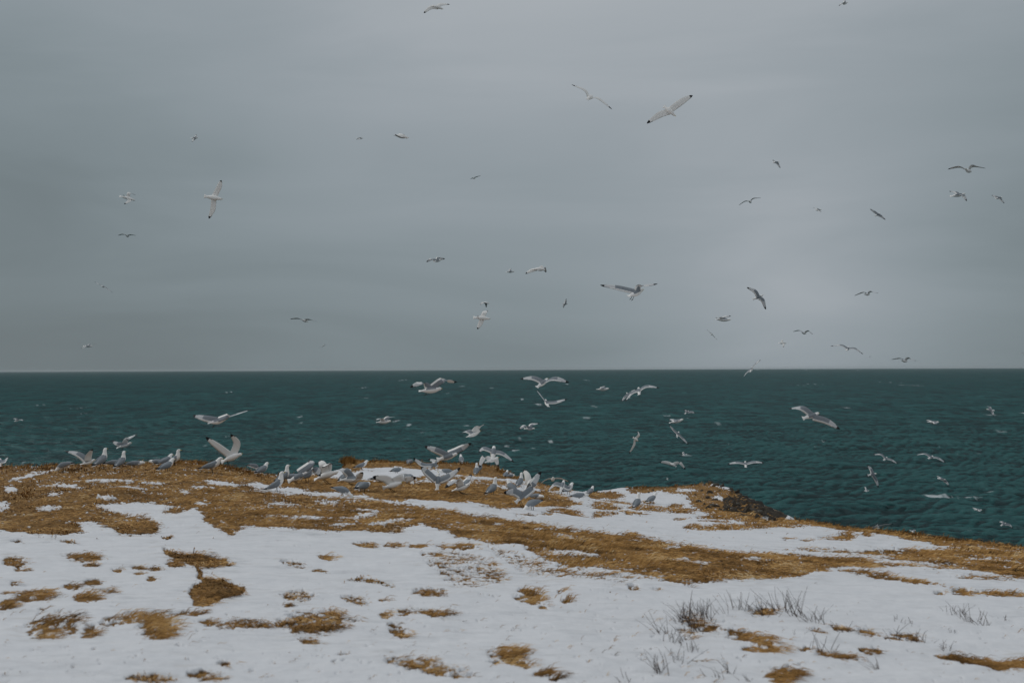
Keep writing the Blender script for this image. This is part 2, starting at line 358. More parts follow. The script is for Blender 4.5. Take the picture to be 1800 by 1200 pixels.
# cliff below the brink
drops = [(.10, .015), (.22, .06), (.34, .14), (.45, .28), (.55, .5), (.65, .9), (.8, 1.6), (1.1, 3), (1.6, 6), (2.6, 12), (4, 20), (6, 30), (8, 40), (10, 52)]
CX, CY, CZ, CG = [X], [Y], [Zr], [grass]
for q, (dr, dz) in enumerate(drops):
    rr = Re + dr * (1 + .25 * perlin(az * 40, az * 0 + 20 + q))
    jit = min(.06 * q, 1.2)
    rr = rr + jit * perlin(az * 90, az * 0 + q * 1.3)
    x = rr * np.sin(az); y = rr * np.cos(az)
    z = Zr[-1] - dz * (1 + .15 * perlin(az * 120, az * 0 + q))
    if q == len(drops) - 1: z = np.minimum(z, SEA_Z - 4)
    CX.append(x[None]); CY.append(y[None]); CZ.append(z[None])
    CG.append(np.full((1, NC), max(0.0, 1 - dz * .6))) if False else CG.append(np.ones((1, NC)))
X2 = np.concatenate(CX); Y2 = np.concatenate(CY); Z2 = np.concatenate(CZ); G2 = np.concatenate(CG)
ROCK = np.zeros_like(X2)
for q, (dr, dz) in enumerate(drops): ROCK[NR + q] = min(1, dz / .5)
# the bare shoulder of the outcrop on the right
oc = (PX.reshape(NR, NC) > 1225) & (PX.reshape(NR, NC) < 1400)
s_ = pip(PX, PY, [(1285,850),(1300,850),(1345,870),(1390,905),(1375,918),(1340,914),(1300,906),(1275,894),(1268,880),(1282,868)]).reshape(NR, NC)
ROCK[:NR] = np.clip(.5 + s_ / 6, 0, 1) * oc
Z2[:NR] += ROCK[:NR] * (.10 * fbm(X * 2.2, Y * 2.2, 3, 71))
NRT = X2.shape[0]
V = np.stack([X2.ravel(), Y2.ravel(), Z2.ravel()], 1)
centre = np.array([[0, 0, float(base_height(0, 0))]])
idx = np.arange(NRT * NC).reshape(NRT, NC)
q = np.stack([idx[:-1, :-1], idx[:-1, 1:], idx[1:, 1:], idx[1:, :-1]], -1).reshape(-1, 4)[:, ::-1]
wrap = np.stack([idx[:-1, -1], idx[:-1, 0], idx[1:, 0], idx[1:, -1]], -1)[:, ::-1]
ci = len(V)
fan = np.stack([np.full(NC, ci), idx[0], np.roll(idx[0], -1)], -1)[:, ::-1]
V = np.concatenate([V, centre])

mt, nn, ll, b = new_mat("snow_and_turf"); k = N(nn, ll)
ga = k.attr("grass"); ra = k.attr("rock")
pw = k.pos((1, 1, 1))
comb = k.pos((9, 24, 12), (0, 0, rad(-20)))
fine_n = k.noise(1.0, 4, .65, comb)
gfac = k.math('ADD', ga.outputs["Fac"], k.math('MULTIPLY', k.math('SUBTRACT', fine_n, .5), 1.7))
gfac = k.math('MULTIPLY', k.math('SUBTRACT', gfac, .40), 3.2, clamp=True)
big = k.noise(1.4, 3, .6, pw); mid = k.noise(1.0, 5, .7, k.pos((14, 34, 14), (0, 0, rad(-20))))
gcol = k.ramp(mid, [(.25, (.05, .028, .010)), (.45, (.18, .098, .034)), (.6, (.34, .195, .070)), (.8, (.48, .33, .17))])
gcol2 = k.mix(k.math('MULTIPLY', k.math('SUBTRACT', big, .45), 2.2, clamp=True), gcol, (.15, .09, .028))
gcol = k.mix(.45, gcol, gcol2)
sn = k.noise(1.3, 6, .68, k.pos((1, 2.6, 1), (0, 0, rad(-10)))); sg = k.noise(60, 2, .6, pw)
dust = k.math('MULTIPLY', k.math('SUBTRACT', k.noise(1.0, 5, .75, k.pos((4, 11, 5), (0, 0, rad(-14)))), .52), 3.5, clamp=True)
scol = k.mix(sn, (.63, .645, .675), (.765, .775, .795))
scol = k.mix(k.math('MULTIPLY', dust, k.math('ADD', .17, k.math('MULTIPLY', k.attr('halo').outputs['Fac'], .85))), scol, (.45, .40, .34))
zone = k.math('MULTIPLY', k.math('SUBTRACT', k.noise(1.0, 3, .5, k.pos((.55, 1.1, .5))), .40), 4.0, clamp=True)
shade_smear = k.math('MULTIPLY', k.math('SUBTRACT', k.noise(1.0, 5, .7, k.pos((2.6, 8.5, 3), (0, 0, rad(-10)))), .50), 3.6, clamp=True)  # grey of thin snow plus soft shade over hummocks, mixed into the snow colour
scol = k.mix(k.math('MULTIPLY', shade_smear, k.math('ADD', k.math('MULTIPLY', k.attr('halo').outputs['Fac'], .35), k.math('ADD', .16, k.math('MULTIPLY', zone, .6)), clamp=True)), scol, (.44, .455, .475))
speck = k.math('MULTIPLY', k.math('SUBTRACT', k.noise(1.0, 4, .75, k.pos((15, 38, 15), (0, 0, rad(-20)))), .60), 9.0, clamp=True)
speck = k.math('MULTIPLY', speck, k.math('MULTIPLY', shade_smear, k.math('ADD', .12, k.math('ADD', k.math('MULTIPLY', zone, .5), k.attr('halo').outputs['Fac']), clamp=True)))
scol = k.mix(speck, scol, (.26, .19, .11))
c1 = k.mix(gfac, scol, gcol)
rn = k.noise(6, 5, .7, pw)
rcol = k.ramp(rn, [(.3, (.010, .009, .008)), (.5, (.026, .022, .017)), (.64, (.08, .062, .038)), (.8, (.20, .19, .15))])
rf = k.math('MULTIPLY', k.math('SUBTRACT', k.math('ADD', ra.outputs["Fac"], k.math('MULTIPLY', k.math('SUBTRACT', rn, .5), 1.2)), .5), 5.0, clamp=True)
c2 = k.mix(rf, c1, rcol)
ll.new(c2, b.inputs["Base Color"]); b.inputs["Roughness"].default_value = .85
b.inputs["Specular IOR Level"].default_value = .15
hh = k.math('ADD', k.math('MULTIPLY', mid, k.math('MULTIPLY', gfac, 1.0)), k.math('MULTIPLY', sn, 1.3))
hh = k.math('ADD', hh, k.math('MULTIPLY', k.noise(14, 3, .6, k.pos((1, 1.7, 1))), .22))
hh = k.math('ADD', hh, k.math('MULTIPLY', sg, .07))
ll.new(k.bump(hh, .7, .03), b.inputs["Normal"])
M_ground = mt
ground = mesh_np("ground", V, [q, wrap, fan], mt)
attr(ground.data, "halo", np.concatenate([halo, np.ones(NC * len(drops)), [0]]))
attr(ground.data, "grass", np.concatenate([G2.ravel(), [0]])); attr(ground.data, "rock", np.concatenate([ROCK.ravel(), [0]]))
tag(ground, kind='structure')

def ground_hit(px, py):             # where the line of sight through a photo pixel meets the ground
    d = np.array(ray(px, py)); a_ = math.atan2(d[0], d[1]); rmax = float(edge_radius(a_))
    hz = math.hypot(d[0], d[1]); D = np.linspace(2.5, rmax / hz, 500)
    Pp = _C[None] + d[None] * D[:, None]
    zz = base_height(Pp[:, 0], Pp[:, 1])
    below = np.nonzero(Pp[:, 2] < zz + .03)[0]
    i = below[0] if len(below) else len(D) - 1
    j = int(np.argmin(abs(az - a_))); r_ = math.hypot(Pp[i, 0], Pp[i, 1]); ii = int(np.argmin(abs(R[:, j] - r_)))
    return Vector((Pp[i, 0], Pp[i, 1], float(Zr[ii, j])))

# ------------------------------------------------------------------ sea
dist = 1 / np.linspace(1 / 240.0, 1 / 42000.0, 590)
extra = np.geomspace(30, 240, 46, endpoint=False); dist = np.concatenate([extra, dist])
sa = np.concatenate([np.linspace(-2.3, -.56, 60, endpoint=False), np.linspace(-.56, .56, 1100), np.linspace(.56, 2.3, 60)[1:]])
D2, A2 = np.meshgrid(dist, sa, indexing='ij')
SX = D2 * np.sin(A2); SY = D2 * np.cos(A2); SZ = np.zeros_like(SX)
rs = np.random.default_rng(5)
cell = D2 * (1.12 / 1100) * 2.0
rowstep = np.gradient(dist)[:, None] * np.ones_like(SX)
steep = np.zeros_like(SX)
WARP = fbm(SX / 90, SY / 110, 3, 301); WARP2 = fbm(SX / 55 + 9, SY / 60, 3, 401)
for lam, amp, cnt, spread in ((75, .50, 4, .3), (38, .42, 6, .45), (21, .36, 8, .6), (12, .27, 10, .75), (7, .18, 12, .9), (4.2, .11, 12, 1.1)):
    for i in range(cnt):
        L = lam * rs.uniform(.75, 1.3); th = rad(-78) + rs.normal() * spread * .5
        kx, ky = math.cos(th) * 2 * math.pi / L, math.sin(th) * 2 * math.pi / L
        a = amp * rs.uniform(.6, 1.2) / math.sqrt(cnt) * 1.9
        fade = np.clip(L * 2.0 / (rowstep + cell) - 1.0, 0, 1)
        ph = kx * SX + ky * SY + rs.uniform(0, 6.28)
        warp = .0
        w = np.sin(ph + WARP * rs.normal() * 5 + WARP2 * rs.normal() * 4 + .45 * np.sin(ph))
        SZ += a * fade * w
        steep += a * (2 * math.pi / L) * fade * w
env = .8 + .35 * fbm(SX / 160, SY / 260, 2, 91)
SZ *= env
VS = np.stack([SX.ravel(), SY.ravel(), SZ.ravel() + SEA_Z], 1)
si = np.arange(SX.size).reshape(SX.shape)
sq = np.stack([si[:-1, :-1], si[:-1, 1:], si[1:, 1:], si[1:, :-1]], -1).reshape(-1, 4)[:, ::-1]
# foam: crests that break, and the few whitecaps one can point to
foam = np.clip((steep * env - 1.05 + .22 * fbm(SX / 3, SY / 3, 3, 95) + .25 * fbm(SX / 45, SY / 90, 2, 96)) * 3, 0, 1) * .5
def sea_at(px, py):
    d = ray(px, py); s = (SEA_Z - CAM_Z) / d.z; p_ = CAM + d * s; return p_.x, p_.y
for px, py, w, h, s in ((1640,871,26,3.0,1.0),(1668,873,30,3.0,1.0),(1705,876,20,2.2,.9),(1735,866,14,1.5,.6),(1715,863,12,1.5,.6),(905,792,11,3,1.),(890,783,8,2,.6),(697,742,7,1.5,1.),(719,747,6,1.2,1.),
    (820,749,10,1.4,.8),(945,711,11,1.2,1.),(918,702,4,1,1.),(1172,732,6,1.3,.9),(1209,735,4,1,.9),(1260,745,8,1.5,.4),(1045,715,8,1.5,.5),(938,787,8,1,.5),(968,776,7,1,.8),
    (740,760,12,3,.35),(1205,801,16,1.2,.6),(1450,775,4,1.5,.7),(1488,716,5,1,.7),(708,668,4,1,.9),(1031,668,3,.8,.8),(997,675,3,.8,.9),(405,689,3,1,1.),(58,713,4,1.2,.6),
    (137,717,4,1.2,.6),(150,727,3,1,.6),(530,743,6,1.4,.6),(527,733,4,1,.9),(400,768,3,1,.6),(362,784,6,1.2,.4),(43,815,4,1.5,.6),(1798,727,8,1.5,1.),(1597,677,14,1,.5),(1566,672,3,1,.6),
    (1432,675,4,1,.9),(1403,677,4,1,.5),(640,681,5,1,.8),(645,699,8,1,.4),(787,691,3,1,.6),(812,679,8,1,.4),(864,682,6,1,.4),(1030,735,14,1,.5),(1285,780,14,1.4,.3),(1380,650,4,.8,.6),
    (1721,799,4,1,.4),(1760,757,8,1.2,.4),(1745,729,12,1,.6)):
    x, y = sea_at(px, py); dd = math.hypot(x, y)
    sx_ = max(w * dd / F_PX * .6, cell.min()); sy_ = max(h * dd * dd / (50.0 * F_PX), dd * dd / (50 * F_PX) * 1.0)
    n1 = fbm(SX / (sx_ * .35), SY / (sy_ * .8), 2, 97)
    g = np.exp(-(((SX - x) / sx_) ** 2 + ((SY - y + (SX - x) * .08) / sy_) ** 2))
    foam = np.maximum(foam, np.clip((g - .32 + .5 * n1) * 2.2, 0, 1) * s * (g > .08))
mt, nn, ll, b = new_mat("sea_water"); k = N(nn, ll)
fo = k.attr("foam")
p1 = k.pos((1, 1, 1)); 
n_a = k.noise(.55, 4, .65, k.pos((.8, 1.6, 1), (0, 0, rad(12))), .3); n_b = k.noise(1.7, 3, .6, p1, .4); n_c = k.noise(.045, 5, .65, k.pos((.5, 1.2, 1), (0, 0, rad(10))), .5)
cre = k.attr('crest')
def cen(v, g): return k.math('MULTIPLY', k.math('SUBTRACT', v, .5), g)
n_l = k.noise(1.0, 5, .72, k.pos((.034, .0070, .03), (0, 0, rad(4)))); n_m = k.noise(1.0, 4, .62, k.pos((.10, .10, .1), (0, 0, rad(10))), .4)
mixn = k.math('ADD', k.math('ADD', cen(cre.outputs['Fac'], 1.7), cen(n_c, .6)), k.math('ADD', cen(n_a, 1.15), k.math('ADD', cen(n_l, 1.3), k.math('ADD', cen(n_m, .45), .55))))  # lighter crests, darker troughs: wave shading put into the water colour
wc = k.ramp(mixn, [(.26, (.0008, .016, .017)), (.52, (.0035, .042, .043)), (.76, (.0075, .062, .062)), (1.0, (.018, .092, .090))])
fm = k.math('MULTIPLY', fo.outputs["Fac"], k.math('ADD', .25, k.noise(1.3, 4, .7, p1)), clamp=True)
ll.new(k.mix(fm, wc, (.68, .72, .74)), b.inputs["Base Color"])
b.inputs["Roughness"].default_value = .9
b.inputs["Specular IOR Level"].default_value = 0.0
hh = k.math('ADD', k.math('MULTIPLY', n_a, .95), k.math('MULTIPLY', n_b, .22))
hh = k.math('ADD', hh, k.math('MULTIPLY', k.noise(.13, 3, .55, k.pos((.55, 1.5, 1), (0, 0, rad(14))), .3), 3.2))
nrm = k.bump(hh, 1.0, 1.0); ll.new(nrm, b.inputs["Normal"])
fr = nn.new("ShaderNodeFresnel"); fr.inputs["IOR"].default_value = 1.333; ll.new(nrm, fr.inputs["Normal"])
gl = nn.new("ShaderNodeBsdfGlossy"); gl.inputs["Color"].default_value = (.72, .88, .90, 1); gl.inputs["Roughness"].default_value = .16; ll.new(nrm, gl.inputs["Normal"])
ms = nn.new("ShaderNodeMixShader")      # waves too small to build turn most facets away from grazing, so the mirror share stays low
ll.new(k.math('MULTIPLY', fr.outputs[0], k.math('SUBTRACT', .10, k.math('MULTIPLY', fm, .08))), ms.inputs[0])
ll.new(b.outputs[0], ms.inputs[1]); ll.new(gl.outputs[0], ms.inputs[2]); ll.new(ms.outputs[0], nn["Material Output"].inputs["Surface"])
sea = mesh_np("sea", VS, sq, mt); attr(sea.data, "foam", foam.ravel()); attr(sea.data, "crest", np.clip(.5 + .55 * steep, 0, 1).ravel()); tag(sea, kind='structure')

# ------------------------------------------------------------------ haze over the sea
hz = bpy.data.meshes.new("haze")
import bmesh
bm = bmesh.new(); bmesh.ops.create_cube(bm, size=1.0)
for v in bm.verts:
    v.co.x *= 110000; v.co.y = (v.co.y + .5) * 50000 - 3000; v.co.z = (v.co.z + .5) * 72 + (SEA_Z - 7)
bm.to_mesh(hz); bm.free()
hzo = bpy.data.objects.new("haze", hz); col.objects.link(hzo); tag(hzo, kind='stuff')
mt = bpy.data.materials.new("sea_air"); mt.use_nodes = True; mt.node_tree.nodes.clear()
ho = mt.node_tree.nodes.new("ShaderNodeOutputMaterial"); hv = mt.node_tree.nodes.new("ShaderNodeVolumePrincipled")
hv.inputs["Color"].default_value = (.70, .77, .79, 1); hv.inputs["Density"].default_value = 1.4e-5; hv.inputs["Anisotropy"].default_value = 0.2
mt.node_tree.links.new(hv.outputs[0], ho.inputs["Volume"]); hz.materials.append(mt)
#PART2

# ------------------------------------------------------------------ dry grass: single blades combed by the wind, denser where the snow has gone
def blade_mat():
    mt, nn, ll, b = new_mat("dry_grass"); k = N(nn, ll)
    t_ = k.attr("tone")
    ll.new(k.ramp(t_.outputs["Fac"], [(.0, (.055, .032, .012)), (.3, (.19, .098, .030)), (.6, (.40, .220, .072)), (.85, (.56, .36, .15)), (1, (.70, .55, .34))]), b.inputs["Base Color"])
    b.inputs["Roughness"].default_value = .8; b.inputs["Specular IOR Level"].default_value = .1
    return mt
M_blade = blade_mat()
def blades(n, want, lmin, lmax, seed, upright=.35, wid=.0045, rows=(14, NR - 1), thr=.0):
    rr = np.random.default_rng(seed)
    i = rr.uniform(rows[0], rows[1] - .001, n); 
    c0 = len(coarse_l); j = rr.uniform(c0, c0 + 1149.0, n)
    ii, jj = i.astype(int), j.astype(int); fi, fj = i - ii, j - jj
    bil = lambda G: (G[ii, jj] * (1 - fi) * (1 - fj) + G[ii + 1, jj] * fi * (1 - fj) + G[ii, jj + 1] * (1 - fi) * fj + G[ii + 1, jj + 1] * fi * fj)
    g = bil(GM); hl = bil(HL); keep = rr.random(n) < want(g + .12 * hl - .08, rr, n)
    ii, jj, fi, fj, g = ii[keep], jj[keep], fi[keep], fj[keep], g[keep]
    x, y, z = bil(X), bil(Y), bil(Zr); n = len(x)
    dist_ = np.hypot(x, y)
    swirl = perlin(x * .5, y * .5, 201) * 1.3 + perlin(x * 2.2, y * 2.2, 202) * .6
    th = rad(-22) + swirl + rr.normal(0, .28, n)
    L = rr.uniform(lmin, lmax, n) * (1 + .4 * perlin(x * 1.5, y * 1.5, 203)); up = np.clip(upright + rr.normal(0, .22, n) + .35 * perlin(x * 3, y * 3, 205), .04, 1.2)
    hx, hy = np.cos(th), np.sin(th)
    w = wid * rr.uniform(.6, 1.4, n) * np.clip(dist_ / 10, .6, 2.0)
    px_, py_ = -hy * w, hx * w
    # lift the width a little so that flat blades still face the eye
    b0 = np.stack([x, y, z - .008], 1); sd = np.stack([px_, py_, w * .5], 1)
    m1 = b0 + np.stack([hx * L * .5, hy * L * .5, L * up * .62 + .004], 1)
    tp = b0 + np.stack([hx * L * .98, hy * L * .98, L * up * .62 * .9 + .006], 1)
    V = np.stack([b0 - sd, b0 + sd, m1 + sd * .8, m1 - sd * .8, tp], 1).reshape(-1, 3)
    o = (np.arange(n) * 5)[:, None]
    Q = o + np.array([[0, 1, 2, 3]]); T = o + np.array([[3, 2, 4]])
    clump = fbm(x * 1.6, y * 2.6, 3, 207); cl2 = fbm(x * 6, y * 8, 2, 209)
    tone = np.clip(.48 + .62 * clump + .32 * cl2 + rr.normal(0, .13, n), 0, 1)
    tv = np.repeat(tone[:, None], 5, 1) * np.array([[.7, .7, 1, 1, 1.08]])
    return V, Q, T, np.clip(tv, 0, 1).ravel()
GM = gm.reshape(NR, NC); HL = halo.reshape(NR, NC)
sets = [blades(420000, lambda g, r, n: np.clip((g + .05) / .35, 0, 1), .045, .125, 301, .20, .0038),
        blades(160000, lambda g, r, n: np.clip((g + .7) / .8, 0, .5) ** 1.2 * .6, .02, .06, 302, .5, .003),
        blades(30000, lambda g, r, n: np.clip((g - .35) / .9, 0, 1), .06, .14, 303, .45, .0035)]
off = 0; VV, QQ, TT, AA = [], [], [], []
for v_, q_, t_, a_ in sets:
    VV.append(v_); QQ.append(q_ + off); TT.append(t_ + off); AA.append(a_); off += len(v_)
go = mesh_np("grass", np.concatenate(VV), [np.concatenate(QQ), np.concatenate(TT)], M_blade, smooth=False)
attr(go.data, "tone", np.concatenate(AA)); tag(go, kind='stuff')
go["label"] = "dry tan grass matted between patches of thin snow"

# the brown tussock at the brink and the grass fringe that stands against the sea
def fringe():
    rr = np.random.default_rng(44); n = 26000
    a_ = rr.uniform(-.53, .53, n); re = np.interp(a_, az, Re); r_ = re - rr.exponential(.25, n)
    tuss = rr.random(n) < .06
    c = at(612, 818, 26.2); a_[tuss] = math.atan2(c.x, c.y) + rr.normal(0, .0030, tuss.sum()); r_[tuss] = math.hypot(c.x, c.y) + rr.normal(0, .16, tuss.sum())
    jj = np.clip(np.searchsorted(az, a_), 0, NC - 1)
    ii = np.array([int(np.searchsorted(R[:, j], r)) for j, r in zip(jj, r_)]).clip(0, NR - 1)
    g = grass[ii, jj]; keep = (g > .5) | tuss
    a_, r_, ii, jj, tuss = a_[keep], r_[keep], ii[keep], jj[keep], tuss[keep]; n = len(a_)
    x = r_ * np.sin(a_); y = r_ * np.cos(a_); z = Zr[ii, jj]
    th = rad(-15) + rr.normal(0, .8, n); L = np.where(tuss, rr.uniform(.06, .17, n), rr.uniform(.03, .10, n) * (1 + .9 * np.clip(perlin(a_ * 90, a_ * 0 + 7), 0, 1)))
    h = np.clip(rr.normal(.55, .25, n), .1, 1.2); h[tuss] += .3; sp_ = np.where(tuss, .45, .85)
    w = .006 * rr.uniform(.6, 1.4, n)
    b0 = np.stack([x, y, z - .01], 1); sd = np.stack([w, w * 0, w * 0], 1)
    m1 = b0 + np.stack([np.cos(th) * L * .4 * sp_, np.sin(th) * L * .4 * sp_, L * h * .8], 1)
    tp = b0 + np.stack([np.cos(th) * L * sp_, np.sin(th) * L * sp_, L * h], 1)
    V = np.stack([b0 - sd, b0 + sd, m1 + sd * .7, m1 - sd * .7, tp], 1).reshape(-1, 3); o = (np.arange(n) * 5)[:, None]
    tone = np.clip(.42 + .3 * perlin(x * 2, y * 2, 8) + rr.normal(0, .15, n) + tuss * .05, 0, 1)
    g_ = mesh_np("grass_fringe", V, [o + np.array([[0, 1, 2, 3]]), o + np.array([[3, 2, 4]])], M_blade, smooth=False)
    attr(g_.data, "tone", np.repeat(tone, 5)); tag(g_, "brown grass fringe standing along the brink of the cliff", kind='stuff')
fringe()

# ------------------------------------------------------------------ rock outcrop on the right shoulder of the cliff
mt, nn, ll, b = new_mat("lichened_rock"); k = N(nn, ll)
oi = nn.new("ShaderNodeObjectInfo")
tcn = nn.new("ShaderNodeTexCoord")
ra_ = k.noise(6, 6, .75, tcn.outputs["Object"]); rb_ = k.noise(3.0, 3, .6, k.pos())
base = k.ramp(ra_, [(.3, (.012, .010, .008)), (.5, (.04, .030, .020)), (.62, (.10, .068, .036)), (.8, (.17, .13, .08))])
lich = k.math('MULTIPLY', k.math('SUBTRACT', k.noise(9, 4, .7, k.pos()), .575), 9.0, clamp=True)
lich = k.math('MULTIPLY', lich, k.math('MULTIPLY', k.math('SUBTRACT', rb_, .38), 5.0, clamp=True))
ll.new(k.mix(lich, base, (.30, .31, .28)), b.inputs["Base Color"]); b.inputs["Roughness"].default_value = .9
ll.new(k.bump(ra_, .9, .04), b.inputs["Normal"])
M_rock = mt
def rock_mesh(seed):
    rr = np.random.default_rng(seed); bm = bmesh.new(); bmesh.ops.create_icosphere(bm, subdivisions=2, radius=1)
    cuts = [(Vector(rr.normal(size=3)).normalized(), rr.uniform(.45, .85)) for _ in range(7)]
    for v in bm.verts:
        p = v.co.copy()
        for n_, d_ in cuts:
            e = p.dot(n_) - d_
            if e > 0: p -= n_ * e
        p *= 1 + .07 * rr.normal(); v.co = p
    me = bpy.data.meshes.new("rock"); bm.to_mesh(me); bm.free(); me.materials.append(M_rock); return me
rock_protos = [rock_mesh(900 + i) for i in range(6)]
c0_ = ground_hit(1290, 880)
outcrop = bpy.data.objects.new("rock_outcrop", None); col.objects.link(outcrop); outcrop.location = c0_
tag(outcrop, "dark jagged rock outcrop with pale lichen on the right shoulder of the cliff", "rock outcrop")
rr = np.random.default_rng(77); rocks = []
for px, py, s in ((1298,880,.22),(1286,884,.20),(1256,888,.18),(1308,884,.24),(1300,893,.24),(1290,898,.20),(1317,892,.24),(1312,900,.20),
    (1326,898,.24),(1322,906,.17),(1335,903,.22),(1333,910,.15),(1345,908,.18),(1352,912,.14),(1276,897,.19),(1264,894,.16),(1250,866,.14),(1243,873,.13),(1256,878,.14),(1295,866,.15),(1304,873,.18),
    (1325,890,.17),(1337,897,.16),(1346,903,.13),(1285,858,.12),(1270,855,.15),(1258,853,.16),(1250,850,.14),(1240,852,.10),(1228,880,.12),(1236,886,.13),(1246,891,.12),(1222,868,.08),
    (1212,864,.07),(1148,862,.10),(1140,866,.07),(1305,905,.12),(1342,913,.10),(1279,891,.15),(1293,888,.17),(1357,914,.10),(1234,862,.10),(1264,861,.12)):
    p = ground_hit(px, py)
    o = bpy.data.objects.new("rock", rock_protos[len(rocks) % 6]); col.objects.link(o); o.parent = outcrop
    s *= rr.uniform(.75, 1.05)
    o.location = p - c0_ + Vector((0, 0, -s * .28)); o.scale = (s * rr.uniform(.55, 1.0), s * rr.uniform(.55, 1.0), s * rr.uniform(.75, 1.25))
    o.rotation_euler = (rr.uniform(-.5, .5), rr.uniform(-.5, .5), rr.uniform(0, 6.28)); rocks.append(o)

# ------------------------------------------------------------------ bare dead stalks poking through the snow
mt, nn, ll, b = new_mat("dead_stalk"); k = N(nn, ll)
ll.new(k.ramp(k.noise(14, 2, .5, k.pos()), [(.3, (.022, .011, .007)), (.7, (.080, .042, .024))]), b.inputs["Base Color"]); b.inputs["Roughness"].default_value = .8
M_stalk = mt
STALKS = [
 (1168,1112,5,44,10,"few thin upright stalks at the far left end of the stalk patch"),
 (1192,1128,9,34,20,"short stalks just below left of the brown scrub, over the grass tuft"),
 (1163,1180,9,46,14,"tallest stalks at the lower left of the patch, near the bottom edge"),
 (1186,1162,6,34,14,"leaning stalks between the lower left clump and the brown scrub"),
 (1206,1092,14,42,16,"dense brown scrubby stalks at the top of the tangled mass"),
 (1236,1084,22,46,22,"densest tangle of reddish stalks standing behind the dark grass tuft"),
 (1222,1106,18,40,22,"tangled stalks rooted in the dark grass tuft left of the big patch"),
 (1212,1143,8,30,14,"low stalks below the dark tuft, fanned out over snow"),
 (1276,1082,3,46,8,"single sparse stalks between the tangled scrub and the small golden tuft"),
 (1302,1074,7,38,16,"slanting stalks left of the small golden tuft at the top of the patch"),
 (1334,1078,16,40,24,"ring of stalks around the small golden tuft"),
 (1374,1076,9,50,16,"long curved stalks leaning left, right of the golden tuft"),
 (1405,1084,10,58,14,"clump with the tallest straight stalk of the patch"),
 (1434,1092,12,40,18,"row of bent stalks at the right end of the upper row"),
 (1480,1108,8,26,14,"short stalks standing at the left end of the long thin grass strip"),
 (1452,1146,5,46,18,"faint long arching stalks below the long thin grass strip"),
 (1394,1118,4,20,12,"low broken stalks in the middle of the snow right of the big tuft"),
 (1592,1124,9,36,20,"stalks leaning left over the right end of the thin grass strip"),
 (1616,1126,8,30,12,"close upright stalks just past the right end of the thin grass strip"),
 (1588,1094,8,20,16,"short dark twigs alone on the snow above the thin grass strip"),
 (1502,1080,5,16,14,"tiny twigs at the top middle of the right snow field"),
 (1684,1078,8,30,16,"thin stalks leaning left near the upper right snow"),
 (1716,1092,12,34,20,"widest stalk clump of the far right snow field"),
 (1674,1112,4,16,6,"small dark forked twig alone on the right snow"),
 (1762,1086,5,16,14,"tiny twigs near the right edge of the picture"),
 (1668,1140,5,26,14,"faint stalks above the long grass strip in the lower right corner"),
 (1258,1186,5,26,12,"short stalks near the bottom below the two dark tufts"),
 (1282,1178,4,34,8,"lone leaning stalks near the bottom right of the two dark tufts"),
 (1545,1172,4,30,10,"sparse stalks below the small tuft near the bottom"),
 (1318,1192,5,22,10,"small twigs left of the golden tuft at the bottom edge"),
 (1100,1196,4,26,10,"lone twigs left of the whole patch at the bottom edge"),
]
rr = np.random.default_rng(19)
for px, py, n, hpx, spread, lab in STALKS:
    g = ground_hit(px, py); D = (g - CAM).dot(fwd); m_px = D / F_PX
    n = int(n * 1.9)
    o = bpy.data.objects.new("withered_plant", None); col.objects.link(o); o.location = g; o.empty_display_size = .05
    tag(o, lab, "plant", "dead stalks poking through the snow at the lower right")
    for i in range(n):
        V, Fq = [], []
        bx, by = rr.normal(0, spread * .55) * m_px, rr.normal(0, spread * .55) * m_px * 1.6
        L = hpx * m_px * rr.uniform(.45, 1.15); lean = rr.normal(-.25, .42); ly = rr.normal(0, .2); curve = rr.normal(0, .5)
        zg = float(base_height(g.x + bx, g.y + by)) - g.z
        r_ = rr.uniform(.0020, .0034); S = 5
        for s in range(S):
            u_ = s / (S - 1); cx = bx + L * (lean * u_ + curve * u_ * u_ * .6); cy = by + L * ly * u_; cz = zg - .01 + L * u_ * (1 - .12 * abs(curve) * u_)
            for c in range(3):
                an = c * 2.094; V.append((cx + math.cos(an) * r_ * (1 - .6 * u_), cy + math.sin(an) * r_ * (1 - .6 * u_), cz))
        for s in range(S - 1):
            for c in range(3):
                a_ = s * 3; Fq.append((a_ + c, a_ + (c + 1) % 3, a_ + 3 + (c + 1) % 3, a_ + 3 + c))
        mesh_np("stem", np.array(V), np.array(Fq), M_stalk, parent=o)
#PART3
# ------------------------------------------------------------------ gulls
def plain(name, c, rough=.75, var=.0):
    mt, nn, ll, b = new_mat(name); k = N(nn, ll)
    if var:
        tcn = nn.new("ShaderNodeTexCoord")
        n_ = k.noise(38, 3, .6, tcn.outputs["Object"])
        ll.new(k.mix(n_, tuple(v * (1 - var) for v in c), tuple(min(1, v * (1 + var)) for v in c)), b.inputs["Base Color"])
    else: b.inputs["Base Color"].default_value = (*c, 1)
    b.inputs["Roughness"].default_value = rough; b.inputs["Specular IOR Level"].default_value = .2
    return mt
GM_ = [plain("white_plumage", (.88, .87, .85), .8, .02), plain("grey_mantle", (.225, .25, .275), .8, .05), plain("pale_grey_primaries", (.54, .55, .56), .8, .03),
       plain("black_feather_tips", (.012, .012, .014), .6), plain("underwing", (.80, .79, .77), .8, .03), plain("dark_legs", (.02, .018, .018), .5)]
M_beak = plain("yellow_beak", (.50, .38, .06), .45); M_eye = plain("dark_eye", (.01, .01, .01), .2)
WHITE, GREY, PALE, BLACK, UNDER, LEG = range(6)

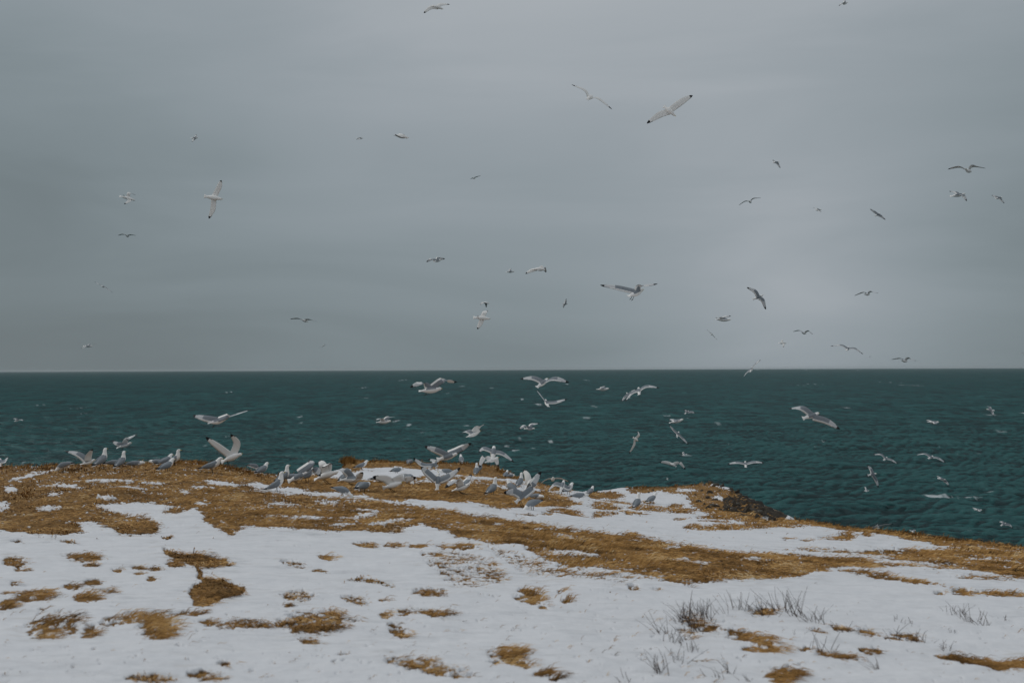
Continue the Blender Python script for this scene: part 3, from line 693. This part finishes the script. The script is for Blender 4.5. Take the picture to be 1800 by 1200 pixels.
class MB:
    def __init__(s): s.V, s.F, s.M = [], [], []
    def loft(s, rings, matf, caps=True):
        n = len(rings[0]); b0 = len(s.V)
        for r in rings: s.V.extend(r)
        for i in range(len(rings) - 1):
            for j in range(n):
                s.F.append((b0 + i * n + j, b0 + i * n + (j + 1) % n, b0 + (i + 1) * n + (j + 1) % n, b0 + (i + 1) * n + j)); s.M.append(matf(i, j))
        if caps:
            s.F.append(tuple(b0 + j for j in range(n))[::-1]); s.M.append(matf(0, n // 4))
            e = b0 + (len(rings) - 1) * n
            s.F.append(tuple(e + j for j in range(n))); s.M.append(matf(len(rings) - 2, n // 4))
    def tube(s, pts, radii, mat, n=5):
        rings = []
        for i, p in enumerate(pts):
            t_ = (pts[min(i + 1, len(pts) - 1)] - pts[max(i - 1, 0)]).normalized()
            a = t_.cross(Vector((.31, .91, .27))).normalized(); b = t_.cross(a)
            rings.append([p + (a * math.cos(6.2832 * j / n) + b * math.sin(6.2832 * j / n)) * radii[i] for j in range(n)])
        s.loft(rings, lambda i, j: mat)
    def build(s, name, mats, parent=None, link=True):
        me = bpy.data.meshes.new(name); me.from_pydata([tuple(v) for v in s.V], [], s.F)
        for m_ in mats: me.materials.append(m_)
        me.polygons.foreach_set("material_index", s.M); me.polygons.foreach_set("use_smooth", [True] * len(s.F)); me.update()
        if not link: return me
        o = bpy.data.objects.new(name, me); col.objects.link(o); o.parent = parent; return o
def ball(mb, c, r, mat):
    rings = []
    for i in range(5):
        a = math.pi * (i + .001) / 4.002; rings.append([c + Vector((math.sin(a) * math.cos(j * 1.0472), math.sin(a) * math.sin(j * 1.0472), math.cos(a))) * r for j in range(6)])
    mb.loft(rings, lambda i, j: mat)

BODY = [(0, .048, .003), (.05, .042, .005), (.13, .026, .012), (.22, .030, .026), (.34, .043, .042), (.46, .052, .052), (.58, .054, .055), (.69, .049, .051), (.78, .039, .041), (.85, .031, .033), (.90, .029, .031), (.945, .028, .029), (.98, .020, .021), (1.0, .008, .009)]
def wing(mb, S, Wp, T, Fd, U, k=1.0, fold=0.0):
    P0 = S - (Wp - S) * .5; P3 = T + (T - Wp) * .4
    pts_ = []
    NSt = 12
    for q in range(NSt + 1):
        u_ = q / NSt
        if u_ <= .4: a, b, c, d, t_ = P0, S, Wp, T, u_ / .4
        else: a, b, c, d, t_ = S, Wp, T, P3, (u_ - .4) / .6
        t2, t3 = t_ * t_, t_ * t_ * t_
        pts_.append((b * 2 + (c - a) * t_ + (a * 2 - b * 5 + c * 4 - d) * t2 + (b * 3 - a - c * 3 + d) * t3) * .5)
    rings = []
    prof = [(-.36, .0, 0), (-.22, .50, 0), (.05, .55, 0), (.35, .28, 0), (.64, .0, 0), (.35, -.10, 1), (.05, -.22, 1), (-.22, -.30, 1)]
    for q, p in enumerate(pts_):
        u_ = q / NSt
        sp = (pts_[min(q + 1, NSt)] - pts_[max(q - 1, 0)]).normalized()
        cd = -Fd - sp * (-Fd).dot(sp)
        if cd.length < .25: cd = cd + (U.cross(sp)) * (.4 if U.cross(sp).dot(-Fd) > 0 else -.4)
        cd = (cd - sp * cd.dot(sp)).normalized()
        nm = sp.cross(cd).normalized()
        if nm.dot(U) < 0: nm = -nm
        ch = float(np.interp(u_, [0, .12, .3, .42, .55, .7, .82, .91, .97, 1], [.125, .128, .128, .124, .112, .090, .068, .046, .024, .004])) * k * (1 - .0 * fold)
        th = .020 * k * (1 - .8 * u_)
        off_ = cd * (ch * .06 + .02 * k * max(0, u_ - .45))
        rings.append([p + off_ + cd * (x * ch) + nm * (y * th - .012 * ch * (x > .3) * 2) for x, y, _ in prof])
    def mf(i, j):
        if i >= NSt - 2: return BLACK
        if i == NSt - 3 and j in (0, 7): return BLACK
        if j >= 4: return UNDER
        if j == 3: return WHITE if i < 8 else PALE
        return GREY if i < 6 else PALE
    mb.loft(rings, mf)

n_gull = 0
def gull_root(loc, label, group):
    o = bpy.data.objects.new("gull", None); col.objects.link(o); o.location = loc; o.empty_display_size = .1
    tag(o, label, "gull", group); return o
AIR, LAND = "gulls flying around the cliff and over the sea", "gulls gathered on the cliff top"
def flyer(D, head, tail, hs, A, B, vis, label, legs=None, group=AIR):
    """head, tail: photo pixels; A, B = (wrist px or None, tip px, depth sign); vis: z upright, t back seen, u belly seen"""
    if legs == 'stand':
        pass
    m_ = D / F_PX
    def off(p, q): return (rgt * (p[0] - q[0]) - upv * (p[1] - q[1])) * m_
    mid = ((head[0] + tail[0]) / 2, (head[1] + tail[1]) / 2)
    C = at(mid[0], mid[1], D)
    v = off(head, tail); Lb = .36
    dep = math.sqrt(max(0, Lb * Lb - v.length_squared)) * hs * .9
    ax = v + fwd * dep; Lr = ax.length
    if Lr < .26: ax = ax * (.26 / max(Lr, .01)) if hs == 0 and Lr > .1 else (ax + fwd * (.2 if hs >= 0 else -.2))
    Lr = ax.length; Fd = ax.normalized(); tl = -ax * .5
    root = tl + ax * .60
    tips = []
    rpx = (tail[0] + (head[0] - tail[0]) * .6, tail[1] + (head[1] - tail[1]) * .6)
    kk = min(1.1, max(.8, Lr / .36))
    for wr, tp, sg in (A, B):
        if wr is None: wr = (rpx[0] + (tp[0] - rpx[0]) * .42, rpx[1] + (tp[1] - rpx[1]) * .42 - 1)
        a = off(wr, rpx); da = math.sqrt(max(0, .20 ** 2 - a.length_squared)) * sg * .8
        b = off(tp, wr); db = math.sqrt(max(0, .31 ** 2 - b.length_squared)) * sg * .7
        Wp = root + a + fwd * da; tips.append((Wp, Wp + b + fwd * db))
    span = tips[1][1] - tips[0][1]
    U = Fd.cross(span)
    if U.length < 1e-3: U = Vector((0, 0, 1))
    U.normalize()
    if vis == 'z': U = U if U.z > 0 else -U
    elif vis == 't': U = U if U.dot(-fwd) > 0 else -U
    else: U = U if U.dot(-fwd) < 0 else -U
    side = Fd.cross(U).normalized(); U = side.cross(Fd).normalized()
    mb = MB(); NS = 10; rings = []
    for s_, w, h in BODY:
        c = tl + ax * s_ + U * (-.010 * math.sin(s_ * 3.14) + (.006 if s_ > .85 else 0))
        rings.append([c + side * math.cos(6.2832 * j / NS) * w * kk + U * math.sin(6.2832 * j / NS) * h * kk for j in range(NS)])
    mb.loft(rings, lambda i, j: GREY if 4 <= i <= 7 and 1 <= j <= 3 else WHITE)
    for (Wp, T) in tips:
        sd = 1 if (Wp - root).dot(side) > 0 else -1
        S = root + side * sd * .022 + U * .018
        wing(mb, S, Wp, T, Fd, U, (1.12 if group == LAND else 1.0) * min(1.0, kk + .1))
    if legs:
        for sd in (-1, 1):
            a = tl + ax * .34 - U * .035 + side * sd * .02
            if legs is True:
                mb.tube([a, a - U * .035 - Fd * .01, a - U * .055 - Fd * .03, a - U * .066 - Fd * .058], [.004, .004, .007, .003], LEG)
            else:
                ft = at(legs[0] + sd * 2.2, legs[1], D) - C
                mb.tube([a, (a + ft) * .5 - Fd * .012, ft, ft + Vector((Fd.x, Fd.y, 0)) * .04], [.006, .005, .006, .003], LEG)
    o = gull_root(C, label, group)
    bd = mb.build("body", GM_, o)
    if D < 46:
        bk = MB(); hp = tl + ax * .985 + U * .002
        bk.tube([hp - Fd * .004, hp + Fd * .016, hp + Fd * .034 - U * .005], [.0085, .0065, .0015], 0); bk.build("beak", [M_beak], o)
    if D < 27:
        for sd in (-1, 1):
            e = MB(); ball(e, tl + ax * .93 + side * sd * .0275 * kk + U * .010, .0048, 0); e.build("eye", [M_eye], o)
    return o
def lander(foot, head, tail, hs, A, B, vis, label, dD=0.0):
    g = ground_hit(*foot); D = (g - CAM).dot(fwd) + dD
    return flyer(D, head, tail, hs, A, B, vis, label, legs=foot, group=LAND)

# standing gull, facing +X, feet at the origin; poses differ in neck and tilt
POSES = {
 # (x, z, half width, half height)
 'alert': [(-.215,.078,.014,.004),(-.17,.086,.026,.009),(-.12,.098,.038,.024),(-.06,.112,.052,.042),(0,.128,.060,.054),(.045,.148,.058,.056),(.075,.178,.048,.048),(.090,.212,.036,.037),(.098,.240,.030,.032),(.106,.264,.030,.031),(.122,.277,.028,.027),(.140,.276,.020,.020),(.150,.272,.010,.010)],
 'rest': [(-.215,.085,.014,.004),(-.17,.092,.026,.009),(-.12,.102,.038,.024),(-.06,.114,.054,.044),(0,.126,.062,.056),(.05,.138,.060,.056),(.09,.160,.048,.047),(.115,.188,.036,.036),(.132,.208,.031,.031),(.152,.214,.028,.027),(.168,.210,.020,.020),(.178,.206,.010,.010)],
 'crouch': [(-.20,.060,.014,.004),(-.155,.066,.026,.009),(-.10,.076,.040,.026),(-.04,.086,.056,.044),(.02,.092,.062,.052),(.07,.092,.056,.050),(.11,.092,.044,.042),(.142,.096,.032,.034),(.162,.100,.029,.030),(.182,.096,.026,.025),(.196,.090,.018,.018),(.204,.086,.010,.010)],
 'peck': [(-.19,.150,.014,.004),(-.15,.146,.026,.009),(-.10,.142,.040,.026),(-.04,.136,.056,.046),(.02,.124,.062,.055),(.065,.104,.056,.052),(.10,.076,.042,.042),(.122,.054,.032,.033),(.140,.040,.029,.030),(.158,.030,.026,.026),(.172,.022,.018,.018),(.180,.018,.010,.010)],
}
def standing_meshes(pose):
    ct, st = (math.cos(rad(15)), math.sin(rad(15))) if pose == 'alert' else (math.cos(rad(7)), math.sin(rad(7))) if pose == 'rest' else (1, 0)
    P_ = [(Vector((x * ct - (z - .115) * st, 0, .115 + (z - .115) * ct + x * st + (.012 if st else 0))), w, h) for x, z, w, h in POSES[pose]]
    mb = MB(); NS = 12; rings = []
    for i, (p, w, h) in enumerate(P_):
        t_ = (P_[min(i + 1, len(P_) - 1)][0] - P_[max(i - 1, 0)][0]).normalized(); n_ = Vector((-t_.z, 0, t_.x))
        rings.append([p + Vector((0, 1, 0)) * math.cos(6.2832 * j / NS) * w + n_ * math.sin(6.2832 * j / NS) * h for j in range(NS)])
    mb.loft(rings, lambda i, j: GREY if 2 <= i <= 5 and 0 <= j <= 5 else WHITE)
    for sd in (-1, 1):              # folded wing with its black tip crossing over the tail
        sh = P_[5][0] + Vector((0, sd * .048, .012)); el = P_[3][0] + Vector((0, sd * .050, .010)); ti = P_[0][0] + Vector((-.045, -sd * .006, .020))
        tr = P_[1][0] + Vector((0, sd * .020, .018))
        cs = [sh + Vector((.015, 0, 0)), sh, P_[4][0] + Vector((0, sd * .056, .004)), el, P_[2][0] + Vector((0, sd * .036, .014)), tr, (tr + ti) / 2, ti]
        ws = [.004, .016, .017, .016, .014, .009, .006, .002]; hs_ = [.008, .034, .044, .042, .028, .014, .008, .002]
        rg = []
        for i, c in enumerate(cs):
            t_ = (cs[min(i + 1, 7)] - cs[max(i - 1, 0)]).normalized(); s2 = Vector((0, 1, 0)); n_ = t_.cross(s2).normalized()
            if n_.z < 0: n_ = -n_
            rg.append([c + s2 * math.cos(6.2832 * j / 8) * ws[i] + n_ * math.sin(6.2832 * j / 8) * hs_[i] for j in range(8)])
        mb.loft(rg, lambda i, j: BLACK if i >= 5 else GREY)
    hip = P_[4][0]
    for sd in (-1, 1):
        a = Vector((.0, sd * .026, hip.z - .03)); f_ = Vector((.01, sd * .03, 0))
        mb.tube([a, (a + f_) / 2 + Vector((-.008, 0, 0)), f_, f_ + Vector((.04, 0, .002))], [.006, .005, .005, .006], LEG)
    body = mb.build("body", GM_, link=False)
    hd = P_[-1][0]; d_ = (P_[-1][0] - P_[-3][0]).normalized(); bk = MB()
    bk.tube([hd - d_ * .006, hd + d_ * .016, hd + d_ * .032 + Vector((0, 0, -.005))], [.0085, .0065, .0015], 0)
    beak = bk.build("beak", [M_beak], link=False)
    eyes = []
    for sd in (-1, 1):
        e = MB(); ball(e, P_[-3][0] + Vector((.004, sd * .0262, .007)), .0048, 0); eyes.append(e.build("eye", [M_eye], link=False))
    return body, beak, eyes
PROTO = {p: standing_meshes(p) for p in POSES}
def stander(foot, yaw, pose, label, size=1.0, sink=0.0, D=None):
    g = ground_hit(*foot) if D is None else at(foot[0], foot[1], D)
    o = gull_root(g - Vector((0, 0, .012 + sink)), label, LAND); o.rotation_euler.z = rad(yaw + (26 if pose in ('alert', 'rest') and 12 <= yaw <= 45 and 'side on' not in label else 0)); o.scale = (size,) * 3
    body, beak, eyes = PROTO[pose]
    for nm, me in [("body", body), ("beak", beak), ("eye", eyes[0]), ("eye", eyes[1])]:
        c = bpy.data.objects.new(nm, me); col.objects.link(c); c.parent = o
    return o

# ---- flying, against the sky
F = flyer
F(30,(778,16),(760,10),0,((758,15),(746,26),-1),((775,7),(790,4),1),'u',"grey winged gull banking at the very top of the sky left of centre")
F(44,(1489,5),(1481,8),0,((1480,7),(1472,14),-1),((1487,2),(1490,-6),1),'z',"dark small gull cut by the top edge of the picture on the right")
F(20.5,(1042,166),(1031,178),.9,((1029,158),(1005,148),0),((1052,172),(1077,192),0),'u',"gull soaring high with wings slanting down right, beside the big white one")
F(18,(1186,203),(1167,187),0,((1161,204),(1137,219),-.3),((1199,181),(1219,168),.3),'u',"largest white gull high in the sky, wings slanting up right, belly seen")
F(50,(348,242),(335,243),0,((343,239),(342,234),1),((343,247),(341,252),-1),'t',"small dark backed gull with white tail above the large white left gull")
F(38,(237,352),(210,345),0,((228,340),(236,342),1),((231,354),(223,361),-1),'u',"white bellied gull flying right, left of the big white gull on the left",True)
F(24,(390,350),(359,345),0,((387,329),(390,317),0),((376,368),(368,385),0),'u',"large white gull with wings straight up and down on the left of the sky")
F(50,(224,416),(223,413),1,((216,412),(207,414),0),((230,413),(239,414),0),'z',"thin flat winged gull below the two white gulls on the left")
F(55,(183,504),(180,503),1,((175,500),(166,495),0),((188,507),(198,514),0),'z',"faint gull with slanting wings low in the left sky")
F(55,(163,608),(146,608),0,((157,605),(164,605),1),((152,610),(146,612),-1),'t',"dark small gull skimming just above the horizon at far left")
F(36,(540,565),(530,561),.8,((524,560),(510,561),0),((545,562),(557,565),0),'z',"gliding gull with wide flat wings low above the sea, left of centre")
F(90,(569,607),(566,609),0,((565,610),(563,611),0),((570,607),(572,605),0),'z',"faintest speck of a gull low in the sky left of centre")
F(60,(638,243),(626,243),0,((633,241),(627,241),1),((635,245),(627,247),-1),'t',"tiny dark gull left of the white one in the upper sky")
F(28,(717,242),(692,238),0,((706,234),(714,238),1),((704,243),(698,241),-1),'u',"white gull flying right with one grey wing folded up, upper sky")
F(70,(835,314),(831,313),1,((831,313),(827,315),0),((838,311),(845,309),0),'z',"tiny lone dark gull in the middle of the sky")
F(42,(775,457),(762,460),.5,((760,456),(750,461),-.5),((771,453),(782,454),.5),'z',"gull gliding right with shallow arched wings, lower middle sky")
F(60,(904,477),(889,478),0,((897,474),(899,471),1),((896,477),(891,479),-1),'t',"tiny pale gull just left of the white gull with a drooping wing")
F(32,(958,474),(936,473),0,((937,476),(924,482),-.5),((957,470),(961,478),.5),'u',"white gull with dark head patch and one drooping wing, mid sky")
F(60,(860,533),(846,532),0,((850,532),(845,536),-1),((855,535),(855,540),1),'t',"tiny gull just above the white belly gull at centre left")
F(28,(861,560),(832,558),0,((853,550),(858,546),.5),((846,569),(840,579),-.3),'u',"white bellied gull diving right, black wing tip pointing down, above the sea",True)
F(60,(998,534),(989,534),0,((995,530),(996,525),0),((992,536),(991,541),0),'t',"tiny gull banking with wings vertical, centre of the lower sky")
F(17,(1131,509),(1103,521),.9,((1087,504),(1055,500),0),((1128,503),(1156,498),0),'z',"big white gull hovering with dangling dark feet above the horizon",True)
F(30,(1341,519),(1323,526),.3,((1328,511),(1314,504),.6),((1341,527),(1346,544),-.5),'t',"dark grey backed gull with sickle wings, right lower sky")
F(36,(1284,562),(1257,561),0,((1266,558),(1257,559),-.5),((1275,558),(1288,555),1),'z',"gull with yellow beak flying level left of the sickle winged gull")
F(55,(1253,587),(1249,588),1,((1248,584),(1243,579),0),((1256,592),(1261,597),0),'z',"thin diagonal gull below the yellow beaked level gull")
F(36,(1324,645),(1317,654),.8,((1328,639),(1337,632),0),((1313,654),(1306,664),0),'z',"gull crossing the horizon line with wings slanting up right")
F(42,(1418,586),(1408,584),.8,((1405,581),(1394,583),0),((1422,582),(1429,587),0),'z',"small arched winged gull above the small banking one, right lower sky")
F(60,(1382,603),(1368,603),0,((1376,598),(1379,598),1),((1377,605),(1375,610),-1),'u',"tiny dark gull with one wing up and one down near the right horizon")
F(28,(1494,610),(1485,616),.9,((1479,606),(1460,608),0),((1504,612),(1518,622),0),'t',"dark arched gull with white tail just above the right horizon")
F(36,(1596,635),(1583,633),.7,((1583,630),(1567,632),0),((1598,630),(1611,634),0),'z',"gull with wide level wings closest above the right horizon")
F(38,(1530,517),(1518,517),.7,((1518,514),(1502,520),0),((1532,513),(1544,515),0),'z',"gull with gently bent wings right of the sickle winged gull")
F(60,(1444,369),(1432,369),0,((1438,366),(1432,364),1),((1439,371),(1441,374),-1),'z',"tiny dark gull in the middle of the right sky")
F(48,(1548,375),(1537,380),.7,((1538,372),(1530,367),0),((1549,379),(1557,386),0),'z',"dark gull with diagonal wings right of the tiny one, right sky")
F(55,(1370,285),(1358,286),0,((1364,284),(1360,280),.5),((1368,289),(1371,296),-.5),'t',"small dark backed gull with white tail alone high on the right")
F(40,(1322,355),(1315,354),.9,((1310,354),(1299,361),0),((1325,349),(1338,348),0),'z',"thin gull with spread wings rising right, left of the tiny dark ones")
F(24,(1710,301),(1693,298),.8,((1686,294),(1666,298),0),((1711,293),(1733,296),0),'z',"gull with long level wings at the upper right, above the two dark ones")
F(34,(1696,341),(1670,345),0,((1684,337),(1674,334),.8),((1692,344),(1695,355),-.8),'t',"dark backed gull with white tail and drooping wing, far upper right")
F(50,(1762,347),(1749,349),0,((1752,345),(1746,342),.6),((1759,351),(1763,358),-.6),'t',"small sickle winged gull nearest the right edge, upper sky")
F(50,(1804,621),(1798,621),.8,((1796,620),(1788,622),0),((1808,620),(1818,623),0),'z',"gull half cut by the right edge just above the horizon")
F(190,(1530,627),(1528,627),.8,((1528,626),(1527,626),0),((1531,626),(1532,627),0),'z',"dot sized gull between the two arched gulls over the right horizon")
# ---- flying, against the sea
F(20,(776,683),(736,687),0,((745,674),(721,682),-.3),((781,669),(804,671),.6),'z',"large white gull with dark feet flying right just below the horizon",True)
F(19.5,(963,666),(943,680),.9,((938,663),(914,665),0),((976,664),(1001,671),0),'z',"large gull seen from behind with broad level wings under the horizon")
F(24,(959,703),(964,714),.9,((952,696),(942,684),0),((976,706),(998,700),0),'z',"gull with wings in a wide V below the broad winged one")
F(34,(1070,683),(1048,684),0,((1060,681),(1067,679),1),((1058,682),(1052,682),-1),'z',"small white gull flying right beside the long arched gull")
F(22,(1124,682),(1122,693),.9,((1111,690),(1098,706),0),((1137,678),(1160,681),0),'z',"white gull with one long arched wing right and one drooping left",True)
F(45,(1102,690),(1106,699),.9,((1098,697),(1092,706),0),((1109,689),(1118,683),0),'z',"small gull overlapped by the drooping wing of the arched gull")
F(19,(1440,726),(1410,735),.6,((1411,716),(1387,718),.5),((1454,738),(1477,753),-.3),'t',"largest gull over the right sea, grey back and black wing tip")
F(32,(1650,742),(1630,741),0,((1641,740),(1636,739),1),((1642,743),(1635,743),-1),'z',"wingless looking white gull with fanned tail, right sea")
F(45,(1734,719),(1748,721),0,((1740,715),(1736,714),.6),((1742,724),(1743,730),-.6),'t',"small gull banking over the sea near the right edge")
F(48,(33,738),(27,740),.7,((29,736),(22,735),0),((36,737),(42,739),0),'z',"small gull low over the sea at the far left")
F(17.5,(396,737),(366,743),.3,((361,733),(338,729),.3),((411,729),(443,719),-.2),'z',"big gull gliding over the left cliff top with black tips, wings level",True)
F(30,(687,740),(661,742),0,((671,735),(662,738),-.8),((684,734),(698,733),.8),'z',"white gull flying right, alone over the sea left of centre")
F(24,(844,757),(819,768),.3,((823,757),(811,762),.8),((841,752),(855,743),-.3),'z',"gull with dangling feet and raised right wing above the flock",True)
F(34,(940,753),(921,753),.4,((923,749),(913,755),-.6),((936,747),(949,745),.6),'z',"small white gull gliding right above the right part of the flock")
F(30,(1122,775),(1112,768),.7,((1124,765),(1122,757),.3),((1115,783),(1106,798),0),'z',"white gull banking steeply with wings vertical over the middle sea")
F(32,(1201,737),(1176,743),0,((1187,738),(1178,737),.8),((1186,741),(1178,741),-.8),'z',"white gull flying right with tucked wings, above the sharply banked pair")
F(48,(1211,722),(1203,727),.7,((1208,722),(1202,720),0),((1216,723),(1222,726),0),'z',"tiny gull with spread wings above the tucked white gull")
F(32,(1194,759),(1189,768),.8,((1185,755),(1176,746),0),((1200,769),(1211,781),0),'z',"gull with long wings sloping down right below the tucked gull")
F(60,(1207,798),(1200,799),0,((1202,796),(1203,794),.5),((1204,799),(1197,800),-.5),'z',"tiny pale gull low over the middle sea, above the headland")
F(34,(1179,815),(1187,819),0,((1173,812),(1159,811),0),((1193,813),(1205,826),0),'z',"gull with drooping right wing above the headland snow")
F(27,(1312,812),(1309,820),.9,((1296,812),(1278,815),0),((1326,811),(1344,813),0),'z',"gull flying level above the rock outcrop, wings slightly arched")
F(32,(1541,832),(1525,835),.3,((1533,825),(1527,817),.3),((1541,843),(1544,856),-.3),'t',"gull banking with white tail fan, wings vertical, right sea")
F(70,(1528,862),(1519,862),0,((1524,859),(1523,855),1),((1523,862),(1519,863),-1),'z',"tiny white gull with one raised wing just below the banking gull")
F(34,(1561,804),(1551,808),.8,((1549,798),(1534,799),0),((1567,807),(1579,815),0),'z',"left one of two arched gulls side by side over the right sea")
F(30,(1642,802),(1629,805),.8,((1626,797),(1608,800),0),((1649,804),(1663,813),0),'z',"right one of two arched gulls side by side over the right sea")
F(44,(1662,843),(1648,840),.2,((1655,839),(1650,837),.8),((1664,846),(1667,853),-.5),'t',"small gull with one wing curved down above the long wave crest")
F(45,(1726,896),(1712,895),0,((1718,894),(1713,893),.8),((1721,896),(1716,897),-.8),'z',"small white gull low at the right, below the long wave crest")
F(42,(1769,919),(1758,923),.5,((1764,917),(1757,917),.3),((1774,921),(1780,927),-.3),'t',"small gull lowest at the right edge over the sea")
F(32,(1547,929),(1532,926),.6,((1542,924),(1527,928),-.5),((1555,923),(1571,921),.3),'z',"gull skimming just behind the right snow ridge with one long wing")
F(45,(1609,933),(1601,934),.5,((1602,932),(1597,930),0),((1608,932),(1612,932),.5),'z',"small gull half hidden behind the right grassy brink")
F(120,(1174,843),(1172,842),0,((1173,840),(1172,838),0),((1174,841),(1175,840),0),'z',"speck of a white gull over the sea left of the rock outcrop")
F(27,(231,778),(205,787),.3,((208,779),(195,775),.7),((225,773),(243,763),-.3),'z',"white gull flying right just above the resting left group",True)
F(25,(972,838),(971,846),-.9,((960,842),(945,853),0),((986,840),(1003,847),0),'z',"round white gull head on with thin drooping wings, right of the flock",True)
F(18.5,(804,797),(768,808),.3,((769,790),(746,783),.5),((809,791),(830,779),-.2),'z',"large gull with wings in a shallow V taking off from the flock",True)
F(19,(868,786),(866,806),.5,((851,787),(840,794),-.2),((884,796),(905,812),-.2),'t',"gull hovering with grey back and black tip, right above the flock")
F(24,(876,804),(852,812),.2,((852,805),(844,822),-.3),((873,807),(877,821),.6),'u',"white gull half behind the hovering grey one, wings drooping",True)
F(21,(764,812),(753,826),.7,((743,815),(727,803),-.2),((767,812),(752,807),.6),'z',"gull with white underwing raised left behind the big V winged gull")
# ---- just landing or taking off, feet on the ground
Lr_ = lander
Lr_((403,823),(425,797),(389,812),-.1,((388,785),(362,766),.4),((419,779),(409,761),-.6),'u',"big gull on the left brink with both wings raised high")
Lr_((152,820),(164,809),(144,815),.6,((139,797),(114,792),.3),((159,800),(167,788),-.3),'z',"gull with wings half raised beside the hunched bird at left")
Lr_((3,824),(-6,808),(5,818),.2,((5,810),(10,803),.2),((-14,806),(-26,800),0),'z',"gull cut by the left edge on the brink, wing raised")
Lr_((769,862),(770,832),(769,860),.9,((751,828),(741,819),-.1),((787,836),(809,820),-.1),'t',"big grey gull with wings in a deep V at the flock's centre")
Lr_((816,868),(826,851),(794,862),.1,((806,842),(784,856),-.7),((822,846),(829,836),.7),'z',"gull in front of the flock, grey wing lowered left with black tip")
Lr_((692,864),(706,848),(673,857),.3,((680,839),(656,835),-.3),((709,842),(731,838),.3),'z',"gull with arched grey wings spread wide on the brown grass")
Lr_((577,850),(593,829),(552,843),0,((570,816),(561,809),.7),((579,815),(571,820),-.8),'u',"white gull with tall raised pale wings facing right on the grass")
Lr_((522,850),(541,829),(506,846),.2,((549,816),(541,809),.6),((556,824),(566,835),-.4),'z',"gull leaning forward with long grey wing arched over neighbours")
Lr_((621,852),(636,840),(597,843),0,((609,826),(591,826),.4),((633,838),(641,828),-.4),'z',"gull with half open wings and white belly left of the snow slope")
Lr_((920,892),(928,862),(906,883),.1,((905,862),(885,863),-.2),((937,853),(953,829),.2),'t',"gull with one wing swept high, other spread left, right of the flock")
Lr_((932,872),(937,841),(924,861),.2,((929,836),(921,826),.7),((926,852),(921,863),-.8),'u',"pale gull standing behind the swept wing gull, wing up")
Lr_((984,868),(992,846),(984,862),.3,((975,850),(961,864),-.2),((999,856),(1002,850),.3),'z',"gull with cloaked grey wings by the right end of the flock")
# ---- standing and feeding
S = stander
S((113,827),168,'peck',"hunched gull pecking left, leftmost of the standing left group",1.05)
S((179,820),40,'alert',"tall upright gull with white neck, right of the hunched one",1.1)
S((213,820),70,'alert',"upright gull seen from behind next to the tall one",.98)
S((200,818),15,'crouch',"low gull tucked between the two upright birds on the left",.95)
S((236,818),10,'crouch',"crouching grey gull right of the upright bird seen from behind",.95)
S((277,816),170,'crouch',"flat crouching gull facing left by the feeding pair",.9)
S((293,829),30,'rest',"nearest gull of the left feeding cluster, in front",1.0)
S((307,818),5,'alert',"upright gull with brown beak side on behind the feeding cluster",1.0)
S((291,817),25,'rest',"gull stretching low behind the nearest of the feeding cluster",.95)
S((373,829),12,'rest',"side on gull with black tail tip left of the raised wings gull",1.12)
S((446,826),60,'peck',"leaning gull seen from behind at the brink by the gap of sea",.9)
S((461,834),35,'rest',"gull looking away beside the leaning one at the brink",1.0)
S((487,862),12,'alert',"large side on gull standing at the edge of the snow stripe",1.0)
S((499,846),40,'alert',"gull with dark cheek behind the large side on gull",1.0)
S((514,845),20,'crouch',"grey crouched gull beside the dark cheeked one",1.1)
S((540,846),60,'rest',"gull framed under the arched grey wing",1.0)
S((602,872),-10,'peck',"gull feeding on the snow stripe, front of the flock",.92)
S((637,862),70,'crouch',"grey backed gull facing away on brown grass, head hidden",1.25)
S((607,848),60,'rest',"grey gull behind the raised pale wings, left of the snow",1.0)
S((636,825),15,'rest',"gull side on near the tussock at the snowy slope",.95)
S((697,832),50,'crouch',"half hidden grey gull on the snow slope above the arched wings",1.0)
S((719,849),-60,'peck',"gull with head down right of the arched wings gull",1.1)
S((720,816),80,'crouch',"small distant gull on the far brink, facing away",1.15)
S((811,816),100,'rest',"distant gull standing on the far brink, looking left",1.1)
S((837,835),80,'alert',"gull seen from behind on the dark grass knoll",1.0)
S((843,830),60,'alert',"gull whose head shows behind the one on the dark knoll",.95)
S((785,833),170,'crouch',"small gull behind the right wing of the big V gull",1.0)
S((866,869),20,'alert',"slim gull with legs seen standing on the brown grass, neck up",1.0)
S((889,836),40,'rest',"gull whose white head alone shows over the brink",.9,.06)
S((896,838),40,'crouch',"smallest white head showing over the brink, next lower",.9,.02)
S((914,856),60,'alert',"upright white necked gull above the swept wing gull",1.0)
S((899,866),120,'rest',"gull with black and tan feathers left of the swept wing gull",1.05)
S((936,896),-150,'peck',"gull bent down feeding at the edge of the front snow",.98)
S((941,876),-40,'crouch',"dark faced gull low in the grass right of the swept wing",1.0)
S((999,868),20,'rest',"gull whose white head shows over the cloaked wings",1.05)
S((1018,876),10,'crouch',"white gull flat on the snow at the right end of the flock",1.0)
S((1038,871),30,'rest',"grey gull at the left start of the headland grass",.9)
S((1120,893),55,'alert',"nearer of two grey gulls resting on the headland snow",.95)
S((1146,885),15,'rest',"farther of two grey gulls on the headland, tail to the left",1.0)
S((668,846),15,'crouch',"gull with dark tail lying on the snow slope",1.0)
